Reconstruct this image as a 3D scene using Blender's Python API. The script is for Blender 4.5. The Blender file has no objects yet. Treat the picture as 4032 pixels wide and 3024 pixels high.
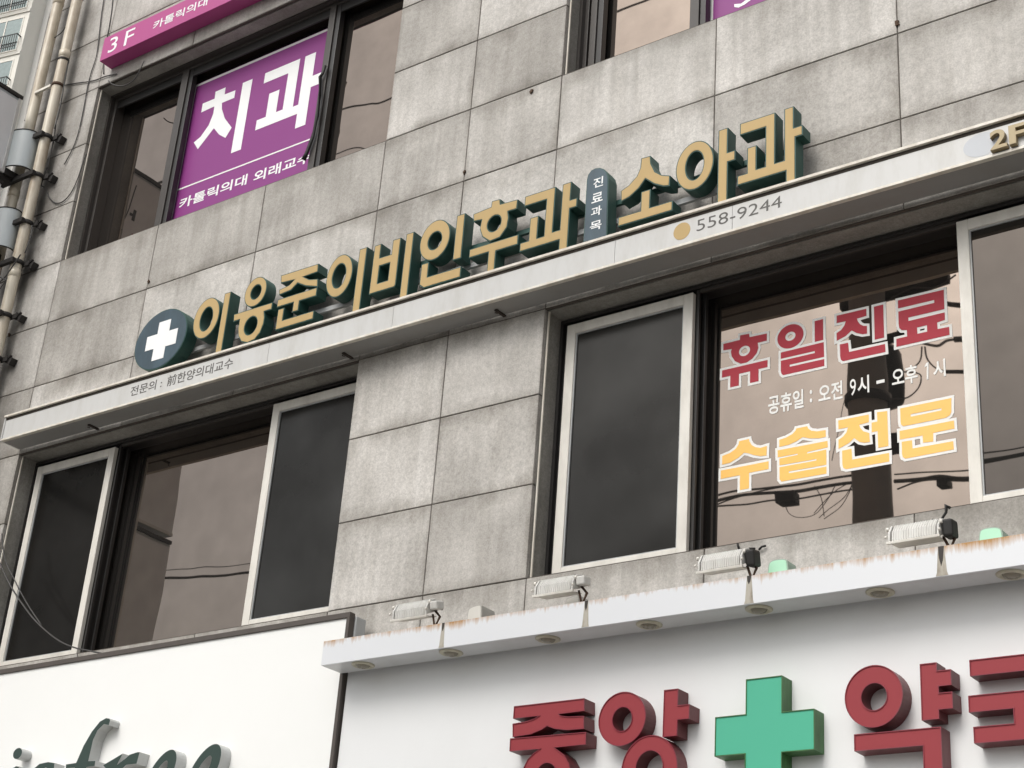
import bpy, math, random
import numpy as np
from mathutils import Vector, Matrix
from mathutils.geometry import tessellate_polygon
random.seed(7)
sc = bpy.context.scene
col = sc.collection

# ------------------------------------------------------------------ camera
W0, H0 = 4032.0, 3024.0
F = 6532.444
YAW, PITCH, ROLL = (math.radians(a) for a in (38.03754308, 25.34689439, -4.52564259))
CAM = np.array([6.37858565, -7.4314259, 1.64713433])
def _rot(a, b, c):
    ca, sa, cb, sb, cc, s_ = math.cos(a), math.sin(a), math.cos(b), math.sin(b), math.cos(c), math.sin(c)
    Rz = np.array([[ca, -sa, 0], [sa, ca, 0], [0, 0, 1]])
    Rx = np.array([[1, 0, 0], [0, cb, -sb], [0, sb, cb]])
    Ry = np.array([[cc, 0, s_], [0, 1, 0], [-s_, 0, cc]])
    return Rz @ Rx @ Ry
RC = _rot(YAW, PITCH, ROLL)            # columns: right, forward, up
cd = bpy.data.cameras.new('camera'); cam = bpy.data.objects.new('camera', cd); col.objects.link(cam)
M = Matrix.Identity(4)
for i in range(3):
    M[i][0], M[i][1], M[i][2], M[i][3] = RC[i, 0], RC[i, 2], -RC[i, 1], CAM[i]
cam.matrix_world = M
cd.sensor_fit = 'HORIZONTAL'; cd.sensor_width = 36.0; cd.lens = F / W0 * 36.0
cd.clip_start = 0.05; cd.clip_end = 3000
sc.camera = cam

# ------------------------------------------------------------------ sky, sun, exposure
SUN_EL, SUN_AZ = math.radians(48), math.radians(186)     # azimuth clockwise from +Y: light comes across the street
w = bpy.data.worlds.new('World'); sc.world = w; w.use_nodes = True
nt = w.node_tree; nt.nodes.clear()
sky = nt.nodes.new('ShaderNodeTexSky'); sky.sky_type = 'NISHITA'; sky.sun_disc = False
sky.sun_elevation = SUN_EL; sky.sun_rotation = SUN_AZ
sky.air_density = 1.3; sky.dust_density = 6.0; sky.ozone_density = 0.6; sky.altitude = 0
hs = nt.nodes.new('ShaderNodeHueSaturation'); hs.inputs['Saturation'].default_value = 0.36
bg = nt.nodes.new('ShaderNodeBackground'); bg.inputs['Strength'].default_value = 0.15
wo = nt.nodes.new('ShaderNodeOutputWorld')
cc = nt.nodes.new('ShaderNodeMix'); cc.data_type = 'RGBA'; cc.blend_type = 'MULTIPLY'; cc.inputs['Factor'].default_value = 1.0; cc.inputs['B'].default_value = (0.975, 1.0, 1.02, 1)
nt.links.new(sky.outputs[0], hs.inputs['Color']); nt.links.new(hs.outputs[0], cc.inputs['A']); nt.links.new(cc.outputs['Result'], bg.inputs['Color']); nt.links.new(bg.outputs[0], wo.inputs['Surface'])
sl = bpy.data.lights.new('sun', 'SUN'); sl.energy = 1.2; sl.angle = math.radians(28); sl.color = (1.0, 0.972, 0.935)
sun = bpy.data.objects.new('sun', sl); col.objects.link(sun)
sd = Vector((math.sin(SUN_AZ) * math.cos(SUN_EL), math.cos(SUN_AZ) * math.cos(SUN_EL), math.sin(SUN_EL)))
sun.rotation_euler = sd.to_track_quat('Z', 'Y').to_euler(); sun.location = (0, -20, 30)
sc.view_settings.view_transform = 'Standard'; sc.view_settings.look = 'None'
sc.view_settings.gamma = 1.0; sc.view_settings.use_curve_mapping = False
sc.view_settings.exposure = 0.07

# ------------------------------------------------------------------ pixels to positions
def ray(px, py):
    return RC @ np.array([(px - W0 / 2) / F, 1.0, (H0 / 2 - py) / F])
def onY(px, py, y):
    d = ray(px, py); return CAM + d * ((y - CAM[1]) / d[1])
def onZ(px, py, z):
    d = ray(px, py); return CAM + d * ((z - CAM[2]) / d[2])
def onX(px, py, x):
    d = ray(px, py); return CAM + d * ((x - CAM[0]) / d[0])
def refl(px, py, yp, g=0.325):
    """the point on the plane y=yp that a pixel of a window pane mirrors"""
    h = onY(px, py, g); d = ray(px, py) * np.array([1, -1, 1]); return h + d * ((yp - g) / d[1])
# reading frames: name -> (x0, y0, photo pixels per unit)
RG = dict(r1=(0, 0, 1600/2212), r2=(1500, 0, 1300/2157), r3=(2700, 0, 1332/2210), r4=(0, 1000, 1500/2212), r5=(1300, 1000, 1400/2111),
          r6=(2600, 800, 1432/2160), r7=(0, 2000, 1500/2212), r8=(1300, 2000, 1400/2212), q1=(2600, 1900, 1432/2114), q2=(0, 0, 500/1185),
          q3=(0, 600, 400/737), q7=(0, 900, 220/608), L1=(500, 1100, 800/2212), L2=(1250, 750, 1100/2212), L3=(2250, 350, 1000/2212),
          L4=(700, 150, 650/1438), L5=(3500, 350, 532/1605), k1=(1520, 2260, 553/2212), k2=(2080, 2220, 400/2212), k3=(2700, 2100, 500/2212),
          k4=(3440, 1960, 592/2212), k5=(1200, 2380, 300/1555), k6=(1250, 1150, 553/2211), k7=(0, 2700, 1000/2212), k8=(0, 300, 200/830),
          S1=(2800, 1100, 553/2211), S2=(3280, 1100, 553/2211), S3=(2800, 1540, 553/2211), S4=(3280, 1540, 553/2211), S5=(2950, 1400, 850/2212),
          P1=(1980, 2580, 800/2212), P2=(3232, 2480, 800/2212))
def px(r, x, y):
    a = RG[r]; return a[0] + x * a[2], a[1] + y * a[2]
def pt(r, x, y, yp):
    p = onY(*px(r, x, y), yp); return (float(p[0]), float(p[2]))
def pts(r, lst, yp):
    return [pt(r, x, y, yp) for x, y in lst]

# ------------------------------------------------------------------ 2D helpers
def snap(poly, tol=0.011):
    """pull nearly level / nearly upright edges of a traced outline exactly level / upright"""
    P = [list(p) for p in poly]; n = len(P)
    for k in (0, 1):
        par = list(range(n))
        def f(i):
            while par[i] != i: i = par[i]
            return i
        for i in range(n):
            a, b = P[i], P[(i + 1) % n]; o = 1 - k
            if abs(a[k] - b[k]) < max(0.018, 0.11 * abs(a[o] - b[o])) and abs(a[o] - b[o]) > 0.022 and abs(a[k]-b[k]) < 0.3*abs(a[o]-b[o]):
                par[f(i)] = f((i + 1) % n)
        gr = {}
        for i in range(n): gr.setdefault(f(i), []).append(i)
        for g in gr.values():
            if len(g) > 1:
                m = sum(P[i][k] for i in g) / len(g)
                for i in g: P[i][k] = m
    return [tuple(p) for p in P]
def area(p): return 0.5 * sum(p[i][0] * p[(i + 1) % len(p)][1] - p[(i + 1) % len(p)][0] * p[i][1] for i in range(len(p)))
def ccw(p): return list(p) if area(p) > 0 else list(p)[::-1]
def cw(p): return ccw(p)[::-1]
def clean(p, e=0.0008):
    o = []
    for q in p:
        if not o or math.hypot(q[0]-o[-1][0], q[1]-o[-1][1]) > e: o.append(q)
    if len(o) > 1 and math.hypot(o[0][0]-o[-1][0], o[0][1]-o[-1][1]) < e: o.pop()
    return o
def offset(p, d):
    """mitre offset of a ccw outline, outwards for d>0"""
    p = clean(p); n = len(p); o = []
    for i in range(n):
        a, b, c = Vector(p[i-1]), Vector(p[i]), Vector(p[(i+1) % n])
        u = (b-a).normalized(); v = (c-b).normalized()
        n1 = Vector((u.y, -u.x)); n2 = Vector((v.y, -v.x)); m = n1 + n2
        if m.length < 1e-4: m = n1.copy()
        m.normalize(); k = d / max(0.45, m.dot(n1)); o.append((b.x + m.x*k, b.y + m.y*k))
    return o
def ellfit(r, lst, yp, n=44):
    """axis-parallel ellipse through points read off the photo"""
    P = np.array(pts(r, lst, yp)); c = P.mean(0); Q = P - c
    A = np.stack([Q[:, 0]**2, Q[:, 1]**2, Q[:, 0], Q[:, 1]], 1); s, *_ = np.linalg.lstsq(A, np.ones(len(Q)), rcond=None)
    a, b, d, e = s; x0, z0 = -d/(2*a), -e/(2*b); k = 1 + d*d/(4*a) + e*e/(4*b)
    rx, rz = math.sqrt(abs(k/a)), math.sqrt(abs(k/b)); return ell(c[0]+x0, c[1]+z0, rx, rz, n)
def ell(x, z, rx, rz, n=44, rot=0.0):
    cr, sr = math.cos(rot), math.sin(rot); o = []
    for i in range(n):
        t = 2*math.pi*i/n; a, b = rx*math.cos(t), rz*math.sin(t); o.append((x + a*cr - b*sr, z + a*sr + b*cr))
    return o

# ------------------------------------------------------------------ mesh collecting
class MB:
    def __init__(s): s.v = []; s.f = []; s.sm = []
    def add(s, vs, fs, smooth=False):
        o = len(s.v); s.v += [tuple(map(float, v)) for v in vs]; s.f += [tuple(i + o for i in f) for f in fs]; s.sm += [smooth]*len(fs); return s
    def box(s, x0, x1, y0, y1, z0, z1):
        v = [(x0,y0,z0),(x1,y0,z0),(x1,y1,z0),(x0,y1,z0),(x0,y0,z1),(x1,y0,z1),(x1,y1,z1),(x0,y1,z1)]
        return s.add(v, [(0,3,2,1),(4,5,6,7),(0,1,5,4),(1,2,6,5),(2,3,7,6),(3,0,4,7)])
    def cbox(s, c, sz, rot=None):
        h = [a/2 for a in sz]; v = [Vector((sx*h[0], sy*h[1], sz_*h[2])) for sz_ in (-1, 1) for sx, sy in ((-1,-1),(1,-1),(1,1),(-1,1))]
        if rot is not None: v = [rot @ q for q in v]
        v = [q + Vector(c) for q in v]
        return s.add(v, [(0,3,2,1),(4,5,6,7),(0,1,5,4),(1,2,6,5),(2,3,7,6),(3,0,4,7)])
    def prism(s, outer, holes, y0, y1, back=False):
        """outline in (x,z); y0 is the face turned to the street, y1 the back"""
        loops = [ccw(clean(outer))] + [cw(clean(h)) for h in holes]
        flat = [p for l in loops for p in l]; n = len(flat)
        tri = tessellate_polygon([[Vector((p[0], p[1], 0)) for p in l] for l in loops])
        vs = [(p[0], y0, p[1]) for p in flat] + [(p[0], y1, p[1]) for p in flat]; fs = []
        for t in tri:
            a, b, c = (flat[i] for i in t)
            ar = (b[0]-a[0])*(c[1]-a[1]) - (c[0]-a[0])*(b[1]-a[1])
            if abs(ar) < 1e-12: continue
            t = t if ar > 0 else (t[0], t[2], t[1])
            fs.append(tuple(t))                      # ccw in x,z seen from -y
            if back: fs.append((t[0]+n, t[2]+n, t[1]+n))
        o = 0
        for l in loops:
            m = len(l)
            for i in range(m):
                a, b = o+i, o+(i+1) % m; fs.append((b, a, a+n, b+n))
            o += m
        return s.add(vs, fs)
    def tube(s, path, r, n=8, cap=True):
        P = [Vector(p) for p in path]; rings = []; up = Vector((0, 0, 1))
        rr = r if isinstance(r, (list, tuple)) else [r]*len(P)
        for i, p in enumerate(P):
            t = (P[min(i+1, len(P)-1)] - P[max(i-1, 0)]).normalized()
            a = t.cross(up)
            if a.length < 0.05: a = t.cross(Vector((0, 1, 0)))
            a.normalize(); b = t.cross(a)
            rings.append([p + (a*math.cos(2*math.pi*k/n) + b*math.sin(2*math.pi*k/n))*rr[i] for k in range(n)])
        vs = [q for g in rings for q in g]; fs = []
        for i in range(len(P)-1):
            for k in range(n):
                a, b = i*n+k, i*n+(k+1) % n; fs.append((a, b, b+n, a+n))
        s.add(vs, fs, True)
        if cap:
            o = len(s.v) - len(vs); s.f += [tuple(o+k for k in range(n))[::-1], tuple(o+(len(P)-1)*n+k for k in range(n))]; s.sm += [False, False]
        return s
    def lathe(s, prof, c, n=28, axis='z'):
        """profile of (radius, height) turned round z at c"""
        vs = []; fs = []
        for r, h in prof:
            for k in range(n):
                t = 2*math.pi*k/n; vs.append((c[0]+r*math.cos(t), c[1]+r*math.sin(t), c[2]+h))
        for i in range(len(prof)-1):
            for k in range(n):
                a, b = i*n+k, i*n+(k+1) % n; fs.append((a, b, b+n, a+n))
        s.add(vs, fs, True); o = len(s.v)-len(vs)
        s.f.append(tuple(o+(len(prof)-1)*n+k for k in range(n))); s.sm.append(False); return s

ORG = {}
def link_mesh(name, mb, mat, parent=None, bevel=0.0, loc=None):
    o0 = Vector((0, 0, 0))
    if parent is not None: o0 = ORG[parent.name]
    elif loc is not None: o0 = Vector(loc)
    me = bpy.data.meshes.new(name)
    me.from_pydata([tuple(Vector(v) - o0) for v in mb.v], [], mb.f); me.update()
    for p, s in zip(me.polygons, mb.sm): p.use_smooth = s
    if mat is not None: me.materials.append(mat)
    o = bpy.data.objects.new(name, me); col.objects.link(o)
    if parent is not None: o.parent = parent
    else: o.location = o0
    ORG[o.name] = o0.copy()
    if bevel:
        b = o.modifiers.new('bevel', 'BEVEL'); b.width = bevel; b.segments = 2; b.limit_method = 'ANGLE'; b.angle_limit = math.radians(40)
    return o
def tag(o, label=None, cat=None, group=None, kind=None):
    if label: o['label'] = label
    if cat: o['category'] = cat
    if group: o['group'] = group
    if kind: o['kind'] = kind
    return o
def thing(name, loc, label, cat, group=None):
    o = bpy.data.objects.new(name, None); col.objects.link(o); o.location = loc; o.empty_display_size = 0.2
    ORG[o.name] = Vector(loc); return tag(o, label, cat, group)

# ------------------------------------------------------------------ materials
def srgb(r, g, b):
    f = lambda c: (c/255/12.92 if c <= 10 else ((c/255+0.055)/1.055)**2.4); return (f(r), f(g), f(b))
def nodes(name):
    m = bpy.data.materials.new(name); m.use_nodes = True; t = m.node_tree
    return m, t, t.nodes['Principled BSDF'], (lambda k, **kw: _n(t, k, kw)), (lambda a, b: t.links.new(a, b))
def _n(t, k, kw):
    n = t.nodes.new(k)
    for a, v in kw.items(): setattr(n, a, v)
    return n
def ramp(N, a, b, ca=(0, 0, 0), cb=(1, 1, 1)):
    r = N('ShaderNodeValToRGB'); e = r.color_ramp.elements
    e[0].position, e[1].position = a, b; e[0].color, e[1].color = (*ca, 1), (*cb, 1); return r
def plain(name, c, rough=0.5, dirt=0.12, scale=4.0, metal=0.0, bump=0.0, dirtc=(0.25, 0.22, 0.18), streak=True, spec=0.5, coat=0.0):
    """painted / plastic surface with soft uneven grime and fine roughness changes"""
    m, t, b, N, L = nodes(name)
    tc = N('ShaderNodeTexCoord'); mp = N('ShaderNodeMapping'); L(tc.outputs['Object'], mp.inputs[0])
    mp.inputs['Scale'].default_value = (1, 1, 0.35 if streak else 1)
    n1 = N('ShaderNodeTexNoise'); n1.inputs['Scale'].default_value = scale; n1.inputs['Detail'].default_value = 6; n1.inputs['Roughness'].default_value = 0.65
    L(mp.outputs[0], n1.inputs[0]); r = ramp(N, 0.42, 0.75); L(n1.outputs[0], r.inputs[0])
    mm = N('ShaderNodeMath', operation='MULTIPLY'); L(r.outputs[0], mm.inputs[0]); mm.inputs[1].default_value = dirt
    mx = N('ShaderNodeMix', data_type='RGBA'); L(mm.outputs[0], mx.inputs['Factor'])
    mx.inputs['A'].default_value = (*c, 1); mx.inputs['B'].default_value = (*[x*d*2.2 if max(c) < .2 else d for x, d in zip(c, dirtc)], 1)
    L(mx.outputs['Result'], b.inputs['Base Color'])
    rr = N('ShaderNodeMapRange'); L(n1.outputs[0], rr.inputs[0]); rr.inputs[3].default_value = max(0.05, rough-0.1); rr.inputs[4].default_value = min(1, rough+0.15)
    L(rr.outputs[0], b.inputs['Roughness']); b.inputs['Metallic'].default_value = metal
    b.inputs['Specular IOR Level'].default_value = spec; b.inputs['Coat Weight'].default_value = coat
    if bump:
        n2 = N('ShaderNodeTexNoise'); n2.inputs['Scale'].default_value = 60; L(tc.outputs['Object'], n2.inputs[0])
        bp = N('ShaderNodeBump'); bp.inputs['Strength'].default_value = bump; bp.inputs['Distance'].default_value = 0.003
        L(n2.outputs[0], bp.inputs['Height']); L(bp.outputs[0], b.inputs['Normal'])
    return m
def granite(name, base, dark=False):
    m, t, b, N, L = nodes(name)
    tc = N('ShaderNodeTexCoord'); oi = N('ShaderNodeObjectInfo')
    ad = N('ShaderNodeVectorMath', operation='MULTIPLY_ADD'); L(oi.outputs['Random'], ad.inputs[0]); ad.inputs[1].default_value = (13, 7, 17); L(tc.outputs['Object'], ad.inputs[2])
    # crystals
    n1 = N('ShaderNodeTexNoise'); n1.inputs['Scale'].default_value = 95; n1.inputs['Detail'].default_value = 3; n1.inputs['Roughness'].default_value = 0.75; L(ad.outputs[0], n1.inputs[0])
    n0 = N('ShaderNodeTexNoise'); n0.inputs['Scale'].default_value = 34; n0.inputs['Detail'].default_value = 2; L(ad.outputs[0], n0.inputs[0])
    av = N('ShaderNodeMath', operation='MULTIPLY_ADD'); L(n0.outputs[0], av.inputs[0]); av.inputs[1].default_value = 0.45; L(n1.outputs[0], av.inputs[2])
    r1 = ramp(N, 0.52, 0.93, tuple(x*0.80 for x in base), tuple(min(1, x*1.21) for x in base)); L(av.outputs[0], r1.inputs[0])
    # weathering: clouds and run-down streaks
    n2 = N('ShaderNodeTexNoise'); n2.inputs['Scale'].default_value = 1.7; n2.inputs['Detail'].default_value = 5; L(ad.outputs[0], n2.inputs[0])
    mp = N('ShaderNodeMapping'); mp.inputs['Scale'].default_value = (16, 16, 0.9); L(ad.outputs[0], mp.inputs[0])
    n3 = N('ShaderNodeTexNoise'); n3.inputs['Scale'].default_value = 1.0; n3.inputs['Detail'].default_value = 3; L(mp.outputs[0], n3.inputs[0])
    r2 = ramp(N, 0.36, 0.62, (0.78, 0.775, 0.765), (1.08, 1.08, 1.08)); L(n2.outputs[0], r2.inputs[0])
    r3 = ramp(N, 0.32, 0.62, (0.89, 0.885, 0.875), (1.02, 1.02, 1.02)); L(n3.outputs[0], r3.inputs[0])
    def mul(a, c):
        x = N('ShaderNodeMix', data_type='RGBA', blend_type='MULTIPLY'); x.inputs['Factor'].default_value = 1; L(a, x.inputs['A']); L(c, x.inputs['B']); return x.outputs['Result']
    c = mul(mul(r1.outputs[0], r2.outputs[0]), r3.outputs[0])
    rp = ramp(N, 0.0, 1.0, (0.80, 0.79, 0.77), (1.12, 1.12, 1.115)); L(oi.outputs['Random'], rp.inputs[0]); c = mul(c, rp.outputs[0])
    if not dark:
        # grime that gathers along the joints: distance to the slab's edges kept in two uv maps (metres)
        u1 = N('ShaderNodeUVMap', uv_map='near'); u2 = N('ShaderNodeUVMap', uv_map='far')
        s1 = N('ShaderNodeSeparateXYZ'); L(u1.outputs[0], s1.inputs[0]); s2 = N('ShaderNodeSeparateXYZ'); L(u2.outputs[0], s2.inputs[0])
        def mn(a, b_):
            x = N('ShaderNodeMath', operation='MINIMUM'); L(a, x.inputs[0]); L(b_, x.inputs[1]); return x.outputs[0]
        dx_ = N('ShaderNodeMath', operation='MULTIPLY_ADD'); L(mn(s1.outputs[0], s2.outputs[0]), dx_.inputs[0]); dx_.inputs[1].default_value = 1.6; dx_.inputs[2].default_value = 0.03
        dz_ = N('ShaderNodeMath', operation='MULTIPLY'); L(s2.outputs[1], dz_.inputs[0]); dz_.inputs[1].default_value = 0.62
        d = mn(dx_.outputs[0], mn(s1.outputs[1], dz_.outputs[0]))
        n4 = N('ShaderNodeTexNoise'); n4.inputs['Scale'].default_value = 3.6; n4.inputs['Detail'].default_value = 6; L(ad.outputs[0], n4.inputs[0])
        ma = N('ShaderNodeMath', operation='MULTIPLY_ADD'); L(n4.outputs[0], ma.inputs[0]); ma.inputs[1].default_value = 0.32; L(d, ma.inputs[2])
        rd = ramp(N, 0.11, 0.24, (0.60, 0.585, 0.56), (1, 1, 1)); L(ma.outputs[0], rd.inputs[0]); c = mul(c, rd.outputs[0])
        # soot blown off the downpipe brackets at the building's end
        ge = N('ShaderNodeNewGeometry'); sx = N('ShaderNodeSeparateXYZ'); L(ge.outputs['Position'], sx.inputs[0])
        # rain wash below the sills
        mps = N('ShaderNodeMapping'); mps.inputs['Scale'].default_value = (11, 0, 0.8); L(ge.outputs['Position'], mps.inputs[0])
        nw = N('ShaderNodeTexNoise'); nw.inputs['Scale'].default_value = 1.0; nw.inputs['Detail'].default_value = 4; L(mps.outputs[0], nw.inputs[0])
        rw = ramp(N, 0.40, 0.68); L(nw.outputs[0], rw.inputs[0])
        def band(z0, z1):
            q = N('ShaderNodeMapRange'); L(sx.outputs[2], q.inputs[0]); q.inputs[1].default_value = z0; q.inputs[2].default_value = z1; q.inputs[3].default_value = 0; q.inputs[4].default_value = 1
            st_ = N('ShaderNodeMath', operation='LESS_THAN'); L(sx.outputs[2], st_.inputs[0]); st_.inputs[1].default_value = z1+0.01
            y_ = N('ShaderNodeMath', operation='MULTIPLY'); L(q.outputs[0], y_.inputs[0]); L(st_.outputs[0], y_.inputs[1]); return y_.outputs[0]
        bb = N('ShaderNodeMath', operation='ADD'); L(band(7.45, 8.4), bb.inputs[0]); L(band(4.1, 4.8), bb.inputs[1])
        bm = N('ShaderNodeMath', operation='MULTIPLY'); L(bb.outputs[0], bm.inputs[0]); L(rw.outputs[0], bm.inputs[1])
        bx = N('ShaderNodeMix', data_type='RGBA'); bs_ = N('ShaderNodeMath', operation='MULTIPLY'); L(bm.outputs[0], bs_.inputs[0]); bs_.inputs[1].default_value = 0.5; L(bs_.outputs[0], bx.inputs['Factor']); L(c, bx.inputs['A']); bx.inputs['B'].default_value = (0.235, 0.22, 0.195, 1); c = bx.outputs['Result']
        g = N('ShaderNodeMapRange'); L(sx.outputs[0], g.inputs[0]); g.inputs[1].default_value = -4.52; g.inputs[2].default_value = -4.84; g.inputs[3].default_value = 0; g.inputs[4].default_value = 1
        n5 = N('ShaderNodeTexNoise'); n5.inputs['Scale'].default_value = 1.7; n5.inputs['Detail'].default_value = 4; L(ge.outputs['Position'], n5.inputs[0])
        r5 = ramp(N, 0.36, 0.64); L(n5.outputs[0], r5.inputs[0]); mm = N('ShaderNodeMath', operation='MULTIPLY'); L(g.outputs[0], mm.inputs[0]); L(r5.outputs[0], mm.inputs[1])
        mx = N('ShaderNodeMix', data_type='RGBA'); L(mm.outputs[0], mx.inputs['Factor']); L(c, mx.inputs['A']); mx.inputs['B'].default_value = (0.10, 0.09, 0.078, 1); c = mx.outputs['Result']
    L(c, b.inputs['Base Color']); b.inputs['Roughness'].default_value = 0.72; b.inputs['Specular IOR Level'].default_value = 0.35
    bp = N('ShaderNodeBump'); bp.inputs['Strength'].default_value = 0.25; bp.inputs['Distance'].default_value = 0.002; L(av.outputs[0], bp.inputs['Height']); L(bp.outputs[0], b.inputs['Normal'])
    return m
def glass(name, tint=(0.84, 0.69, 0.58), refl_=0.29, wav=0.10, rough=0.015, dif=0.017, var=0.2, vs=5.0):
    """sun-control glass in front of a dark room: strong warm mirror, faint ripples"""
    m, t, b, N, L = nodes(name)
    t.nodes.remove(b); out = t.nodes['Material Output']
    tc = N('ShaderNodeTexCoord'); n = N('ShaderNodeTexNoise'); n.inputs['Scale'].default_value = 1.6; n.inputs['Detail'].default_value = 1; L(tc.outputs['Object'], n.inputs[0])
    bp = N('ShaderNodeBump'); bp.inputs['Strength'].default_value = wav; bp.inputs['Distance'].default_value = 0.02; L(n.outputs[0], bp.inputs['Height'])
    g = N('ShaderNodeBsdfGlossy'); g.inputs['Color'].default_value = (*tint, 1); g.inputs['Roughness'].default_value = rough; L(bp.outputs[0], g.inputs['Normal'])
    d = N('ShaderNodeBsdfDiffuse'); d.inputs['Color'].default_value = (dif, dif*.95, dif*.9, 1)
    n2 = N('ShaderNodeTexNoise'); n2.inputs['Scale'].default_value = vs; n2.inputs['Detail'].default_value = 5; L(tc.outputs['Object'], n2.inputs[0])
    mr = N('ShaderNodeMapRange'); L(n2.outputs[0], mr.inputs[0]); mr.inputs[3].default_value = refl_*(1-var); mr.inputs[4].default_value = refl_*(1+var)
    mx = N('ShaderNodeMixShader'); L(mr.outputs[0], mx.inputs[0]); L(d.outputs[0], mx.inputs[1]); L(g.outputs[0], mx.inputs[2]); L(mx.outputs[0], out.inputs['Surface'])
    return m
def fascia_mat(name, c=(0.56, 0.555, 0.54)):
    """white sheet metal with rain streaks and rust creeping from the edges"""
    m, t, b, N, L = nodes(name)
    tc = N('ShaderNodeTexCoord'); mp = N('ShaderNodeMapping'); mp.inputs['Scale'].default_value = (5, 1, 1.4); L(tc.outputs['Object'], mp.inputs[0])
    n = N('ShaderNodeTexNoise'); n.inputs['Scale'].default_value = 1.5; n.inputs['Detail'].default_value = 6; n.inputs['Roughness'].default_value = 0.7; L(mp.outputs[0], n.inputs[0])
    r = ramp(N, 0.45, 0.90, c, tuple(x*y for x, y in zip(c, (0.80, 0.78, 0.74)))); L(n.outputs[0], r.inputs[0])
    L(r.outputs[0], b.inputs['Base Color']); b.inputs['Roughness'].default_value = 0.42
    return m
def rusty_white(name, ztop, zbot, seams):
    """glossy white canopy face: rust runs from the upper edge and down the seams"""
    m, t, b, N, L = nodes(name)
    tc = N('ShaderNodeTexCoord'); sx = N('ShaderNodeSeparateXYZ'); L(tc.outputs['Object'], sx.inputs[0])
    mp = N('ShaderNodeMapping'); mp.inputs['Scale'].default_value = (30, 1, 3); L(tc.outputs['Object'], mp.inputs[0])
    n = N('ShaderNodeTexNoise'); n.inputs['Scale'].default_value = 1.0; n.inputs['Detail'].default_value = 5; n.inputs['Roughness'].default_value = 0.7; L(mp.outputs[0], n.inputs[0])
    n2 = N('ShaderNodeTexNoise'); n2.inputs['Scale'].default_value = 1.3; n2.inputs['Detail'].default_value = 2; L(tc.outputs['Object'], n2.inputs[0])
    h = N('ShaderNodeMapRange'); L(sx.outputs[2], h.inputs[0]); h.inputs[1].default_value = zbot; h.inputs[2].default_value = ztop; h.inputs[3].default_value = 0; h.inputs[4].default_value = 1
    a = N('ShaderNodeMath', operation='MULTIPLY_ADD'); L(n.outputs[0], a.inputs[0]); a.inputs[1].default_value = 0.85; L(h.outputs[0], a.inputs[2])
    a2 = N('ShaderNodeMath', operation='MULTIPLY_ADD'); L(n2.outputs[0], a2.inputs[0]); a2.inputs[1].default_value = 0.7; L(a.outputs[0], a2.inputs[2])
    r = ramp(N, 1.02/2, 1.9/2); r.color_ramp.elements[0].color = (0, 0, 0, 1)
    dv = N('ShaderNodeMath', operation='MULTIPLY'); L(a2.outputs[0], dv.inputs[0]); dv.inputs[1].default_value = 0.5; 
    r = ramp(N, 0.79, 0.97); L(dv.outputs[0], r.inputs[0])
    mx = N('ShaderNodeMix', data_type='RGBA'); L(r.outputs[0], mx.inputs['Factor']); mx.inputs['A'].default_value = (0.68, 0.69, 0.71, 1); mx.inputs['B'].default_value = (0.40, 0.21, 0.065, 1)
    L(mx.outputs['Result'], b.inputs['Base Color']); b.inputs['Roughness'].default_value = 0.3
    return m

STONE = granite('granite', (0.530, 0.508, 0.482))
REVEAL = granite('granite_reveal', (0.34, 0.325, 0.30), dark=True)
SEAL = plain('joint_sealant', (0.085, 0.072, 0.06), 0.8, 0.2)
CORE = plain('concrete_core', (0.16, 0.15, 0.14), 0.9, 0.3)
BRONZE = plain('bronze_aluminium', (0.055, 0.048, 0.043), 0.45, 0.3, spec=0.5)
DKALU = plain('dark_aluminium', (0.028, 0.026, 0.025), 0.4, 0.2)
WHALU = plain('cream_white_aluminium', (0.72, 0.69, 0.63), 0.38, 0.35, 7)
GLASS = glass('sun_control_glass')
SCREEN = glass('insect_screen', (0.78, 0.75, 0.70), 0.05, 0.6, 0.16, 0.011, 0.95, 1.3)
FASCIA = fascia_mat('white_fascia')
SOFFIT = plain('grey_soffit', (0.30, 0.295, 0.285), 0.6, 0.4, 3)
DKBROWN = plain('lip_shade_and_bracket_brown', (0.045, 0.034, 0.026), 0.8, 0.3, 14)  # dark brown: painted shade and dirt under the lip, also the hanger brackets
LIP = plain('pale_lip', (0.72, 0.68, 0.60), 0.45, 0.55, 9, dirtc=(0.32, 0.24, 0.16))
GOLD = plain('gold_letter_face', (0.49, 0.345, 0.155), 0.55, 0.35, 3, dirtc=(0.36, 0.26, 0.12), spec=0.3)
GREEN = plain('dark_green_letter_return', (0.026, 0.085, 0.070), 0.5, 0.4, 8)
DISC = plain('slate_blue_disc', (0.034, 0.060, 0.078), 0.4, 0.25, 5, dirtc=(2, 2, 2))
WHITE = plain('white_plastic', (0.86, 0.86, 0.85), 0.3, 0.03)
VINYL = plain('white_vinyl', (0.80, 0.79, 0.76), 0.5, 0.05)
REDV = plain('red_vinyl', (0.43, 0.042, 0.062), 0.5, 0.06, spec=0.2)
YELV = plain('amber_vinyl', (0.93, 0.53, 0.12), 0.4, 0.05)
INK = plain('grey_print', (0.10, 0.095, 0.088), 0.6, 0.2)
PURP = plain('purple_poster', (0.245, 0.045, 0.212), 0.4, 0.12, 2, dirtc=(0.32, 0.09, 0.29), spec=0.25, coat=0.06)
PINK = plain('magenta_sign', (0.42, 0.055, 0.22), 0.5, 0.12, 2, dirtc=(0.5, 0.14, 0.3))
BOARD = plain('white_sign_board', (0.82, 0.82, 0.80), 0.35, 0.03, 1.2, streak=False)
BOARD2 = plain('cool_white_board', (0.76, 0.765, 0.765), 0.4, 0.05, 1.2, streak=False)
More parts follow.
